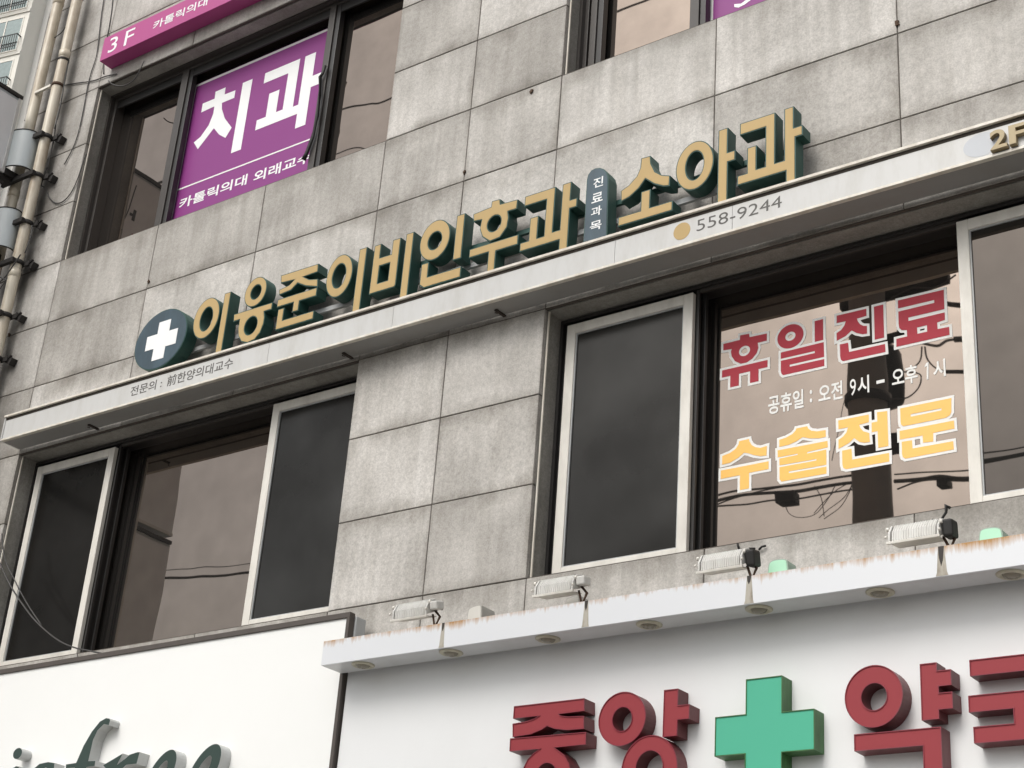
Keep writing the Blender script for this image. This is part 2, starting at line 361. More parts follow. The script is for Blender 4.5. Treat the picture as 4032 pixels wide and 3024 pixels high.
BROWN = plain('brown_sign_frame', (0.075, 0.062, 0.054), 0.5, 0.3, 10)
GREYBOX = plain('grey_box_side', (0.42, 0.43, 0.43), 0.35, 0.3)
REDL = plain('red_letter', (0.275, 0.040, 0.048), 0.5, 0.12, 3, dirtc=(0.30, 0.06, 0.06), spec=0.25)
REDR = plain('red_letter_return', (0.13, 0.022, 0.026), 0.45, 0.45, 6, dirtc=(0.10, 0.07, 0.05))
REDRIM = plain('red_letter_rim', (0.22, 0.018, 0.035), 0.4, 0.1)
MINT = plain("mint_green_face", (0.080, 0.41, 0.27), 0.5, 0.15, 3, dirtc=(0.10, 0.42, 0.30), spec=0.25)
GRNR = plain('green_return', (0.05, 0.16, 0.045), 0.45, 0.5, 9, dirtc=(0.08, 0.06, 0.03))
MINTB = plain('pale_mint_box', (0.42, 0.72, 0.52), 0.4, 0.08)
CREAMB = plain('cream_box', (0.60, 0.58, 0.53), 0.45, 0.15)
CANOPY = rusty_white('white_canopy_rust', 0.149, -0.004, [])
LAMPW = plain('floodlight_grey_white', (0.62, 0.61, 0.58), 0.45, 0.35, 16)
BLACK = plain('black_rubber', (0.012, 0.011, 0.010), 0.6, 0.2)
RUST = plain('rusty_iron', (0.075, 0.042, 0.024), 0.85, 0.6, 12, dirtc=(0.16, 0.075, 0.03), bump=0.4)
CREAM = plain('cream_downlight', (0.50, 0.47, 0.36), 0.4, 0.5, 14)
LENS = plain('downlight_lens', (0.22, 0.20, 0.15), 0.25, 0.4, 10)
PIPE = plain('cream_pvc_pipe', (0.64, 0.58, 0.47), 0.3, 0.85, 5, dirtc=(0.26, 0.17, 0.085))
IRON = plain('black_iron_bracket', (0.020, 0.017, 0.015), 0.7, 0.4, 10)
SIGNG = plain('projecting_sign_face', (0.72, 0.72, 0.72), 0.3, 0.12, 2)
DUCT = plain('blue_grey_panel', (0.47, 0.51, 0.52), 0.4, 0.25, 3)
WIRE = plain('grey_cable', (0.055, 0.052, 0.05), 0.6, 0.2)
DGREEN = plain('deep_green_script', (0.022, 0.045, 0.036), 0.4, 0.25, 4)
RETL = plain('pale_letter_return', (0.50, 0.51, 0.50), 0.4, 0.3, 9)
APT = plain('cream_apartment_wall', (0.80, 0.77, 0.70), 0.85, 0.12, 0.4)
APT2 = plain('shaded_apartment_wall', (0.74, 0.72, 0.68), 0.85, 0.12, 0.4)  # apartment wall toned greyer: the wing's shade is put into the colour
APG = glass('apartment_glass', (0.62, 0.72, 0.70), 0.30, 0.0)
RAIL = plain('dark_balcony_rail', (0.07, 0.075, 0.075), 0.6, 0.1)
ASPH = plain('asphalt', (0.05, 0.05, 0.05), 0.9, 0.3, 2, bump=0.3, streak=False)
PAVE = plain('pavement', (0.34, 0.33, 0.31), 0.85, 0.3, 2, bump=0.2, streak=False)
POLE = plain('concrete_pole', (0.26, 0.24, 0.22), 0.85, 0.3, 4)

# ------------------------------------------------------------------ ground
g = MB(); g.add([(-600, -600, 0), (600, -600, 0), (600, 600, 0), (-600, 600, 0)], [(0, 1, 2, 3)])
tag(link_mesh('ground', g, ASPH), kind='structure')
g = MB().box(-60, 60, -5.7, 0.3, 0.0, 0.13); tag(link_mesh('pavement', g, PAVE, bevel=0.02), kind='structure')

# ------------------------------------------------------------------ the building
XL, XR = -5.48, 6.6
CX = [-4.426, -3.21, -2.002, -0.786, 0.0, 0.784, 1.987, 3.208, 4.42, 5.5, XR]
ZB = 8.4
bld = thing('clinic_building', (0, 0, 0), 'grey granite clad building with rows of dark windows behind the signs', 'building')
core = MB()
OPEN = [(-4.426, -0.786), (0.784, 4.42)]
DEP = 6.0
def zone(z0, z1, solid):
    if solid: core.box(XL+0.012, XR, 0.032, 0.4, z0, z1)
    else:
        xs = [XL+0.012, -4.426-0.0, -0.786, 0.784, 4.42, XR]
        for a, b in ((0, 1), (2, 3), (4, 5)): core.box(xs[a]+(0.032 if a else 0), xs[b]-(0.032 if b < 5 else 0), 0.032, 0.4, z0, z1)
zone(0.0, 4.80-0.03, True); zone(4.80-0.03, 6.60, False); zone(6.60, 8.37, True); zone(8.37, 10.22, False); zone(10.22, 13.2, True)
core.box(XL+0.012, XR, 0.9, DEP, 0.0, 13.2)                     # rooms behind the panes stay dark
core.box(XL+0.012, XL+0.4, 0.4, 0.9, 0, 13.2); core.box(XR-0.4, XR, 0.4, 0.9, 0, 13.2)
core.box(XL+0.012, XR, 0.4, 0.9, 12.8, 13.2)
link_mesh('wall_core', core, CORE, bld)

PANEL = {}
def panel(x0, x1, z0, z1, j=0.0035):
    key = (round(x1-x0, 4), round(z1-z0, 4)); w_, h_ = x1-x0-2*j, z1-z0-2*j
    if key not in PANEL:
        me = bpy.data.meshes.new('stone_panel'); c = 0.0025; d = 0.0305
        v = [(-w_/2+c, 0, -h_/2+c), (w_/2-c, 0, -h_/2+c), (w_/2-c, 0, h_/2-c), (-w_/2+c, 0, h_/2-c)]
        v += [(-w_/2, c, -h_/2), (w_/2, c, -h_/2), (w_/2, c, h_/2), (-w_/2, c, h_/2)]
        v += [(a, d, b) for a, _, b in v[4:8]]
        f = [(0, 1, 2, 3)] + [(i+4, (i+1) % 4+4, (i+1) % 4, i) for i in range(4)] + [(i+8, (i+1) % 4+8, (i+1) % 4+4, i+4) for i in range(4)]
        me.from_pydata(v, [], f); a = me.uv_layers.new(name='near'); b = me.uv_layers.new(name='far')
        for lp in me.loops:
            q = me.vertices[lp.vertex_index].co; a.data[lp.index].uv = (q.x+w_/2, q.z+h_/2); b.data[lp.index].uv = (w_/2-q.x, h_/2-q.z)
        me.materials.append(STONE); PANEL[key] = me
    o = bpy.data.objects.new('stone_panel', PANEL[key]); col.objects.link(o); o.parent = bld
    o.location = ((x0+x1)/2, random.uniform(-0.0012, 0.0012), (z0+z1)/2)
seal = MB()
for k in range(-8, 8):
    z0 = ZB + 0.6*k; z1 = z0 + 0.6
    if z0 < 3.5 or z1 > 13.3: continue
    panel(XL, CX[0], z0, z1)
    for a, b in ((3, 4), (4, 5), (8, 9), (9, 10)): panel(CX[a], CX[b], z0, z1)
    zc = (z0+z1)/2
    if not (4.8 < zc < 6.6 or 8.4 < zc < 10.2):
        for a in (0, 1, 2, 5, 6, 7): panel(CX[a], CX[a+1], z0, z1)
# side wall slabs of the end face
for k in range(-8, 8):
    z0 = ZB + 0.6*k
    if z0 >= 3.5 and z0+0.6 < 13.3: seal.box(XL-0.002, XL+0.011, 0.033, DEP, z0+0.004, z0+0.596)
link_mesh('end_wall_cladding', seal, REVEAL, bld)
# joint sealant, a sheet recessed behind the slab faces
sm = MB()
for k in range(-8, 9):
    z = ZB+0.6*k
    if z < 3.5 or z > 13.3: continue
    opn = 4.9 < z < 6.5 or 8.5 < z < 10.1
    for a, b in (((XL, CX[0]), (CX[3], CX[5]), (CX[8], XR)) if opn else ((XL, XR),)): sm.box(a, b, 0.006, 0.028, z-0.0034, z+0.0034)
for i, x in enumerate(CX[:-1]):
    rng = [(4.2, 13.2)] if i in (4, 9) else [(4.2, 4.79), (6.61, 8.39), (10.21, 13.2)]
    for a, b in rng: sm.box(x-0.0034, x+0.0034, 0.0065, 0.0275, a, b)
link_mesh('joint_sealant', sm, SEAL, bld)
# reveals: jambs, sills, heads of the four openings
for x0, x1 in OPEN:
    for z0, z1 in ((4.8, 6.6), (8.4, 10.2)):
        m = MB()
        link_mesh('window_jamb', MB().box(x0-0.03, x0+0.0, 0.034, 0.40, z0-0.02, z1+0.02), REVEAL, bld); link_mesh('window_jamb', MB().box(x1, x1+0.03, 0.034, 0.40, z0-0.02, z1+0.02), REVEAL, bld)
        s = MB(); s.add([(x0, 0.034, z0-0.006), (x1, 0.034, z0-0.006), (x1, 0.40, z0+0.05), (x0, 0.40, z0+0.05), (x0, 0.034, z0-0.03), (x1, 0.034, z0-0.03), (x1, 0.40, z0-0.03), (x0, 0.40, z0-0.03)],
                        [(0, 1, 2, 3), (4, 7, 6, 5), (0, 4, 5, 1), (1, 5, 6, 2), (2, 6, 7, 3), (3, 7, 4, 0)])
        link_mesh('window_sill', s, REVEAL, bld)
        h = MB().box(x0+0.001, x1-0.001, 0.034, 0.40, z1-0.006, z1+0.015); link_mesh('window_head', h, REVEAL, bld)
# thin metal angle down the outer corner of the jambs
for x in (-4.426, 0.784):
    for z0, z1 in ((4.8, 6.6), (8.4, 10.2)):
        link_mesh('corner_bead', MB().box(x+0.004, x+0.014, 0.031, 0.041, z0+0.01, z1-0.01), LIP, bld)
# anchors left in the stone
for r, x, y in (('r2', 545, 1125), ('r2', 980, 600), ('r3', 1380, 150), ('q7', 95, 1150), ('r4', 863, 155)):
    a, z = pt(r, x, y, -0.01); b = MB()
    for q in range(4): b.cbox((a+random.uniform(-.008, .008), -0.003-0.004*random.random(), z+random.uniform(-.012, .012)), (0.008+0.008*random.random(), 0.01, 0.012+0.012*random.random()), Matrix.Rotation(random.uniform(-.6, .6), 3, 'Y'))
    link_mesh('anchor_stub', b, RUST, bld)

def rect_frame(m, x0, x1, z0, z1, w_, y0, y1, wb=None):
    wb = wb or w_
    m.box(x0, x0+w_, y0, y1, z0, z1); m.box(x1-w_, x1, y0, y1, z0, z1)
    m.box(x0+w_, x1-w_, y0, y1, z1-w_, z1); m.box(x0+w_, x1-w_, y0, y1, z0, z0+wb); return m
def window2F(xa, xb, c0, c1, right_glass=False):
    """second-floor window: white sliding screen sashes either side of one fixed sheet of glass"""
    z0, z1 = 4.862, 6.527
    f = rect_frame(MB(), xa, xb, z0-0.055, z1+0.085, 0.055, 0.205, 0.39)
    fr = link_mesh('window_frame', f, DKALU, bld, 0.003)
    link_mesh('outer_frame', rect_frame(MB(), xa+0.002, xb-0.002, z0-0.05, z1+0.055, 0.022, 0.175, 0.2045), DKALU, fr)
    for i, (a, b) in enumerate(((xa+0.072, c0), (c1, xb-0.01))):
        s = rect_frame(MB(), a, b, z0, z1, 0.067, 0.15, 0.186, 0.034)
        so = link_mesh('sash_frame', s, WHALU, fr, 0.004)
        link_mesh('inner_bead', rect_frame(MB(), a+0.067, b-0.067, z0+0.034, z1-0.067, 0.008, 0.16, 0.18), GREYBOX, fr)
        link_mesh('insect_screen' if not (right_glass and i) else 'glass_pane', MB().box(a+0.066, b-0.066, 0.170, 0.173, z0+0.033, z1-0.066), SCREEN if not (right_glass and i) else SGLASS, fr)
    link_mesh('glass_pane', MB().box(c0-0.16, c1+0.02, 0.325, 0.333, z0-0.02, z1+0.07), GLASS, fr)
    link_mesh('deep_stile', MB().box(c0-0.06, c0-0.03, 0.19, 0.3245, z0-0.03, z1+0.07), DKALU, fr); link_mesh('deep_stile', MB().box(c1+0.001, c1+0.045, 0.19, 0.3245, z0-0.03, z1+0.07), DKALU, fr)
    link_mesh('mullion', MB().box(c0+0.002, c0+0.022, 0.188, 0.2115, z0-0.03, z1+0.03), DKALU, fr, 0.003)
    link_mesh('glazing_bar', MB().box(c0+0.004, c0+0.03, 0.255, 0.285, z0, z1+0.04), DKALU, fr, 0.003)
    link_mesh('top_rail', MB().box(c0+0.024, c1-0.002, 0.19, 0.2115, z1+0.012, z1+0.04), BRONZE, fr, 0.003)
    link_mesh('bottom_rail', MB().box(c0+0.024, c1-0.002, 0.17, 0.2115, z0-0.03, z0-0.008), BRONZE, fr, 0.003)
    return fr
SGLASS = glass('dim_sash_glass', (0.60, 0.52, 0.46), 0.12, 0.12)
window2F(-4.426, -0.786, -3.42, -1.72); window2F(0.784, 4.42, 1.78, 3.446, True)
def window3F(xa, xb, mulls):
    z0, z1 = 8.43, 10.2
    fr = link_mesh('window_frame', rect_frame(MB(), xa, xb, z0, z1, 0.055, 0.19, 0.33), BRONZE, bld, 0.003)
    link_mesh('outer_frame', rect_frame(MB(), xa+0.002, xb-0.002, z0, z1-0.002, 0.025, 0.15, 0.1895), BRONZE, fr)
    xs = [xa+0.05] + [q for m in mulls for q in m] + [xb-0.05]
    for a, b in mulls:
        link_mesh('mullion', MB().box(a, b-0.045, 0.185, 0.28, z0+0.05, z1-0.05), BRONZE, fr, 0.003)
        link_mesh('sash_stile', MB().box(b-0.043, b, 0.20, 0.255, z0+0.05, z1-0.05), DKALU, fr, 0.003)
    for i in range(0, len(xs), 2):
        link_mesh('glass_pane', MB().box(xs[i]-0.12, xs[i+1]+0.02, 0.285, 0.293, z0+0.03, z1-0.03), GLASS, fr)
        link_mesh('sash_rail', MB().box(xs[i], xs[i+1], 0.205, 0.2215, z1-0.13, z1-0.055), DKALU, fr, 0.003)
window3F(-4.426, -0.786, [(-3.51, -3.385), (-1.77, -1.66)]); window3F(0.784, 4.42, [(0.86, 0.955), (1.672, 1.785), (3.35, 3.46)])

# ------------------------------------------------------------------ letters
def glyph(parts, yf, yb, body, face, parent, name='letter', rim=0.007, proud=0.0025, rimm=None):
    """raised sign letter: a closed body with a face sheet set inside a narrow rim"""
    m = MB(); fm = MB()
    for outer, holes in parts:
        outer = ccw(clean(outer)); m.prism(outer, holes, yf, yb)
        hs_ = [offset(ccw(h), rim) for h in holes]
        fm.prism(offset(outer, -rim), hs_, yf-proud, yf+0.001)
    o = link_mesh(name, m, body, parent); link_mesh('letter_face', fm, face, o); return o
def text_mesh(s, x0, x1, z0, z1, yf, yb, bold=0.0, keep=False):
    c = bpy.data.curves.new('t', 'FONT'); c.body = s; c.offset = bold; c.resolution_u = 5
    o = bpy.data.objects.new('t', c); col.objects.link(o)
    me = bpy.data.meshes.new_from_object(o.evaluated_get(bpy.context.evaluated_depsgraph_get()))
    v = np.array([q.co[:2] for q in me.vertices]); lo, hi = v.min(0), v.max(0); m = MB()
    X = lambda q: x0 + (q[0]-lo[0])/(hi[0]-lo[0])*(x1-x0); Z = lambda q: z0 + (q[1]-lo[1])/(hi[1]-lo[1])*(z1-z0)
    fs = [tuple(p.vertices) for p in me.polygons]; n = len(v)
    vs = [(X(q), yf, Z(q)) for q in v] + [(X(q), yb, Z(q)) for q in v]
    cnt = {}
    for f in fs:
        for i in range(len(f)): cnt[(f[i], f[(i+1) % len(f)])] = 1
    side = [(b, a, a+n, b+n) for a, b in cnt if (b, a) not in cnt]
    m.add(vs, fs + side)
    bpy.data.objects.remove(o); bpy.data.curves.remove(c); bpy.data.meshes.remove(me); return m
def text_at(s, r, bl, tr, y, th, mat, parent, bold=0.0, name='lettering'):
    a = pt(r, *bl, y); b = pt(r, *tr, y)
    m = text_mesh(s, a[0], b[0], a[1], b[1], y-th, y, bold)
    if len(s) == 1: return link_mesh(name, m, mat, parent)
    # one mesh per character: gather the islands of the text by where they stand along the line
    par = list(range(len(m.v)))
    def f(i):
        while par[i] != i: par[i] = par[par[i]]; i = par[i]
        return i
    for fc in m.f:
        for i in fc[1:]: par[f(i)] = f(fc[0])
    isl = {}
    for fc in m.f: isl.setdefault(f(fc[0]), []).append(fc)
    n = len(s); grp = {}
    for fs in isl.values():
        xs = [m.v[i][0] for fc in fs for i in fc]; k = min(n-1, max(0, int(((min(xs)+max(xs))/2-a[0])/(b[0]-a[0])*n))); grp.setdefault(k, []).extend(fs)
    for k in sorted(grp):
        ids = sorted({i for fc in grp[k] for i in fc}); ix = {v: q for q, v in enumerate(ids)}
        q = MB(); q.add([m.v[i] for i in ids], [tuple(ix[i] for i in fc) for fc in grp[k]]); link_mesh('printed_character', q, mat, parent)

# ---- the long clinic sign over the second-floor windows
TY = -0.205; LF, LB = -0.185, -0.088
sg = thing('clinic_fascia_sign', (0, -0.1, 6.63), 'long white fascia trough sign with raised gold letters across the building', 'sign')
X0, X1 = -4.42, 5.9
seams = [X0] + sorted(pt(*q, TY)[0] for q in (('r4', 1555, 560), ('k6', 1180, 330), ('r2', 1525, 1600), ('r3', 300, 1400))) + [4.15, X1]
for a, b in zip(seams[:-1], seams[1:]):
    link_mesh('fascia_panel', MB().box(a+0.0012, b-0.0012, TY+0.008, TY+0.02, 6.648, 6.812), FASCIA, sg, 0.001)
link_mesh('lip_shade_strip', MB().box(X0+0.01, X1, TY+0.006, TY+0.03, 6.8125, 6.834), DKBROWN, sg)  # dark strip paints the shade and dirt of the gap under the top lip
link_mesh('top_lip', MB().box(X0, X1, TY-0.012, TY+0.03, 6.8345, 6.853), LIP, sg, 0.002)
link_mesh('bottom_lip', MB().box(X0, X1, TY-0.002, TY+0.03, 6.631, 6.6475), LIP, sg, 0.002)
link_mesh('end_plate', MB().box(X0, X0+0.012, TY-0.003, -0.012, 6.630, 6.8545), FASCIA, sg, 0.002)
link_mesh('soffit', MB().box(X0+0.013, X1, TY+0.031, -0.012, 6.631, 6.645), SOFFIT, sg)
link_mesh('deck', MB().box(X0+0.013, X1, TY+0.031, -0.03, 6.66, 6.668), SOFFIT, sg)
for z, y in ((6.90, -0.055), (7.02, -0.055), (7.155, -0.055)):
    link_mesh('mounting_rail', MB().box(-2.85, 2.50, y-0.022, y, z, z+0.035), GREYBOX if z < 7.1 else GREEN, sg)
for x in (-2.8, -1.6, -0.4, 0.7, 1.55, 2.45):
    link_mesh('rail_post', MB().box(x, x+0.03, -0.033, -0.001, 6.67, 7.19), SOFFIT, sg)
for r, x, y in (('r4', 545, 1010), ('k6', 520, 1040), ('r5', 1020, 362)):
    a = onZ(*px(r, x, y), 6.62); b = MB(); b.cbox((a[0], -0.05, 6.6245), (0.022, 0.10, 0.010)); b.tube([(a[0], -0.095, 6.62), (a[0]-0.004, -0.10, 6.605), (a[0]+0.012, -0.09, 6.60)], 0.004)
    link_mesh('hanger_bracket', b, DKBROWN, sg)
def S(r, l): return snap(pts(r, l, LF))
def E(r, l): return ellfit(r, l, LF)
def letter(*parts): return glyph(list(parts), LF, LB, GREEN, GOLD, sg)
zlow = 6.70
letter((E('L1', [(910,200),(790,300),(722,480),(735,590),(805,652),(930,560),(1000,420),(1000,270)]), [E('L1', [(885,303),(830,370),(797,470),(800,530),(835,558),(890,520),(930,420),(928,335)])]),
       (S('L1', [(1055,160),(1125,135),(1030,850),(958,870)]), []))
letter((E('r4', [(1500,133),(1445,180),(1420,250),(1430,295),(1460,308),(1520,270),(1550,200),(1540,150)]), [E('r4', [(1500,180),(1465,210),(1458,240),(1478,262),(1505,240),(1517,205)])]),
       (S('L1', [(1165,380),(1590,250),(1575,325),(1495,352)]) + pts('L1', [(1500,410),(1490,480),(1450,580),(1390,655),(1310,693),(1245,680),(1212,620),(1210,540),(1226,440)], LF) + S('L1', [(1165,380),(1165,462)])[1:], [E('L1', [(1365,408),(1310,455),(1283,520),(1285,580),(1320,605),(1370,575),(1412,500),(1418,440)])]))
letter((pts('r1', [(1530,1500),(1735,1435),(1731,1480),(1652,1507),(1685,1521),(1731,1518),(1730,1562),(1665,1558),(1620,1542),(1585,1580),(1520,1607),(1520,1578),(1575,1552),(1602,1524),(1529,1542)], LF), []),
       (S('L1', [(1640,215),(2070,95),(2065,180),(1880,235),(1865,340),(1800,360),(1810,255),(1635,305)]), []), (S('L1', [(1640,330),(1710,312),(1700,440),(2035,343),(2028,440),(1622,545)]), []))
letter((E('L2', [(210,505),(120,580),(70,700),(75,790),(130,850),(220,790),(275,660),(275,560)]), [E('L2', [(190,582),(145,620),(122,680),(122,735),(155,772),(195,740),(222,670),(222,610)])]),
       (S('L2', [(328,470),(385,450),(340,985),(275,1000)]), []))
letter((S('L2', [(450,440),(507,422),(497,530),(588,507),(598,393),(657,376),(625,745),(608,770),(413,818)]), [S('L2', [(490,598),(572,577),(558,712),(480,733)])]), (S('L2', [(700,348),(755,330),(718,875),(650,890)]), []))
letter((E('L2', [(930,245),(860,300),(815,400),(825,500),(900,555),(990,500),(1050,380),(1040,290)]), [E('L2', [(935,330),(895,365),(878,410),(885,445),(915,468),(955,445),(982,395),(975,345)])]),
       (S('L2', [(1097,200),(1165,185),(1145,535),(1080,550)]), []), (S('L2', [(822,585),(882,570),(875,680),(1140,605),(1130,695),(840,765),(810,750)]), []))
letter((pts('L2', [(1235,188),(1376,130),(1382,85),(1448,68),(1450,107),(1588,70),(1580,145),(1510,167),(1516,215),(1502,290),(1445,372),(1365,405),(1305,368),(1285,305),(1300,235),(1235,247)], LF), [E('L2', [(1405,200),(1360,235),(1350,280),(1380,325),(1430,300),(1455,245),(1445,212)])]),
       (S('L2', [(1205,465),(1595,350),(1585,430),(1420,475),(1395,640),(1335,655),(1358,490),(1200,535)]), []))
letter((S('r2', [(940,1285),(1140,1222),(1125,1515),(1172,1500),(1185,1205),(1245,1188),(1240,1305),(1285,1292),(1280,1350),(1238,1362),(1213,1650),(1157,1665),(1165,1575),(905,1640),(910,1590),(965,1573),(975,1425),(1030,1410),(1022,1555),(1066,1543),(1080,1310),(940,1345)]), []))
letter((pts('L3', [(608,605),(690,583),(695,650),(730,720),(790,750),(860,755),(855,845),(800,850),(720,830),(645,785),(590,865),(510,940),(432,985),(430,890),(500,840),(570,760),(600,690)], LF), []),
       (S('L3', [(610,895),(690,875),(685,1030),(885,975),(878,1060),(405,1200),(408,1125),(600,1058)]), []))
letter((E('L3', [(1130,443),(1020,510),(910,690),(920,800),(1000,885),(1130,840),(1230,650),(1220,500)]), [E('L3', [(1100,540),(1030,600),(995,700),(1010,760),(1055,795),(1120,740),(1150,640),(1140,570)])]),
       (S('L3', [(1280,362),(1360,340),(1365,550),(1428,535),(1428,615),(1365,640),(1355,1000),(1270,1020)]), []))
letter((S('L3', [(1465,310),(1765,205),(1785,645),(1860,620),(1848,180),(1930,152),(1945,335),(2015,315),(2015,395),(1950,425),(1955,820),(1875,840),(1860,715),(1448,845),(1440,765),(1530,732),(1530,515),(1610,492),(1615,700),(1690,675),(1690,335),(1470,405)]), []))
# round emblem with the white cross
disc = E('L1', [(530,310),(400,370),(250,520),(130,720),(85,880),(110,960),(200,1005),(300,990),(450,870),(580,720),(660,560),(680,440),(640,350)])
dm = MB().prism(disc, [], LF-0.012, LB); em = link_mesh('emblem_disc', dm, GREEN, sg)
link_mesh('disc_face', MB().prism(offset(ccw(disc), -0.007), [], LF-0.0145, LF-0.011), DISC, em)
cr = snap(pts('L1', [(355,465),(480,437),(462,555),(553,533),(530,700),(415,725),(395,860),(265,885),(290,760),(192,783),(228,625),(333,600)], LF-0.016))
link_mesh('cross', MB().prism(cr, [], LF-0.017, LF-0.0143), WHITE, em)
# capsule with the department names
cap = pts('L3', [(103,1340),(135,790),(148,745),(175,710),(210,692),(250,688),(285,700),(310,730),(323,775),(310,1300)], LF)
cb = link_mesh('capsule', MB().prism(cap, [], LF, LB), GREEN, sg)
link_mesh('capsule_face', MB().prism(offset(ccw(cap), -0.006), [], LF-0.0025, LF+0.001), DISC, cb)
for s, bl, tr in (('진', (190,868), (280,757)), ('료', (175,1000), (275,890)), ('과', (170,1118), (265,1010)), ('목', (160,1245), (265,1135))):
    text_at(s, 'L3', bl, tr, LF-0.0027, 0.0012, WHITE, cb, 0.012, 'syllable')
TF = TY+0.0078
text_at('전문의 :', 'L1', (30,1278), (392,1072), TF, 0.0012, INK, sg, 0.006)
text_at('前한양의대교수', 'L1', (430,1168), (1165,842), TF, 0.0012, INK, sg, 0.006)
text_at('558-9244', 'L3', (1090,1243), (1832,927), TF, 0.0012, INK, sg, -0.006)
link_mesh('round_phone_mark', MB().prism(ellfit('L3', [(970,1165),(905,1215),(890,1265),(910,1310),(955,1312),(1020,1265),(1035,1205),(1015,1172)], TF), [], TF-0.0012, TF), GOLD, sg)
link_mesh('faded_round_patch', MB().prism(ell(*pt('L5', 1110, 660, TF), 0.105, 0.072), [], TF-0.001, TF), plain('faded_patch', (0.46, 0.48, 0.51), 0.4, 0.1), sg)
for s, bl, tr in (('2', (1205,738), (1392,450)), ('F', (1430,668), (1660,370))):
    a = pt('L5', *bl, TF-0.03); b = pt('L5', *tr, TF-0.03)
    o = link_mesh('storey_letter', text_mesh(s, a[0], b[0], a[1], b[1], TF-0.03, TF-0.002, 0.022), plain('gold_paint_return', (0.30, 0.23, 0.12), 0.45, 0.4), sg)
    link_mesh('storey_letter_face', text_mesh(s, a[0]+0.002, b[0]-0.002, a[1]+0.002, b[1]-0.002, TF-0.032, TF-0.0302, 0.018), plain('dull_gold', (0.40, 0.31, 0.16), 0.45, 0.3), o)

# ---- third-floor magenta sign
ps = thing('dental_sign_box', (-1.0, -0.07, 10.35), 'magenta sign box with white lettering over the purple poster window', 'sign')
link_mesh('sign_box', MB().box(-4.29, 2.2, -0.14, -0.002, 10.345, 10.60), PINK, ps, 0.004)
text_at('3', 'r1', (585,292), (648,190), -0.1402, 0.0015, WHITE, ps, 0.0)
text_at('F', 'r1', (672,252), (738,148), -0.1402, 0.0015, WHITE, ps, 0.0)
text_at('카톨릭의대', 'r1', (830,165), (1135,-20), -0.1402, 0.0015, WHITE, ps, 0.012)

# ---- purple window posters
PY = 0.2835
po = thing('dental_window_poster', (-2.53, PY, 8.6), 'purple window poster with big white letters, black strip hanging over it', 'poster')
A0, A1 = pt('r1', 1062, 468, PY); B0, B1 = pt('r1', 1800, 145, PY); z0p = 8.47; zt_p = (A1+B1)/2
link_mesh('sheet', MB().box(A0, B0, PY-0.0025, PY+0.001, z0p, zt_p), PURP, po)
wl = VINYL
link_mesh('white_border', MB().box(A0+.004, B0-.004, PY-0.0042, PY-0.0026, zt_p-.028, zt_p-.006), wl, po); link_mesh('white_border', MB().box(A0+.004, A0+.025, PY-0.0042, PY-0.0026, z0p, zt_p-.0285), wl, po)
lz = (pt('L4', 15, 1310, PY)[1] + pt('L4', 1195, 880, PY)[1])/2
link_mesh('rule', MB().box(A0+.026, B0-.004, PY-0.0042, PY-0.0026, lz-0.006, lz+0.008), wl, po)
def flat(parts, y, mat, parent, th=0.0014, name='letter'):
    m = MB()
    for o_, h_ in parts: m.prism(o_, h_, y-th, y)
    return link_mesh(name, m, mat, parent)
yq = PY-0.0027
Q = lambda l, r='L4': snap(pts(r, l, yq))
flat([(pts('L4', [(330,468),(418,430),(408,492),(503,455),(493,520),(385,565),(385,620),(410,700),(470,780),(415,870),(360,840),(315,785),(250,870),(175,968),(140,910),(200,860),(270,760),(310,660),(320,595),(205,648),(218,572),(322,528)], yq), []), (Q([(570,392),(652,355),(550,972),(462,1003)]), [])], yq, WHITE, po)
flat([(Q([(765,305),(1065,183),(1005,598),(1052,580),(1112,160),(1203,125),(1178,325),(1262,297),(1245,390),(1160,430),(1110,755),(1020,790),(1040,665),(675,800),(690,715),(765,690),(800,485),(885,450),(858,645),(915,622),(962,315),(750,388)]), [])], yq, WHITE, po)
text_at('카톨릭의대', 'L4', (5,1495), (612,1180), yq, 0.0014, WHITE, po, 0.018)
text_at('외래교수', 'L4', (655,1262), (1172,976), yq, 0.0014, WHITE, po, 0.018)
sp = [onY(*px('L4', x, y), 0.16) for x, y in ((1285,240),(1260,310),(1240,340),(1236,500),(1215,680),(1175,860),(1120,1010),(1095,1060))]
link_mesh('hanging_strip', MB().tube(sp, [.012,.012,.014,.013,.014,.014,.016,.02], 8), BLACK, po)
W0_ = pt('r3', 150, 60, PY)[0]-.02
po2 = thing('second_window_poster', (2.6, PY, 8.6), 'purple poster with white border showing its lower corner in upper window', 'poster')
link_mesh('sheet', MB().box(W0_, 3.30, PY-0.0025, PY+0.001, 8.47, 9.955), PURP, po2)
link_mesh('white_border', MB().box(W0_+.035, W0_+.057, PY-0.0042, PY-0.0026, 8.47, 9.94), wl, po2); link_mesh('white_border', MB().box(W0_+.0575, 3.29, PY-0.0042, PY-0.0026, 9.918, 9.94), wl, po2)
flat([(pts('r3', [(318,46),(345,50),(385,30),(425,0),(450,-40),(425,-45),(395,0),(362,24),(318,28)], yq), [])], yq, WHITE, po2)

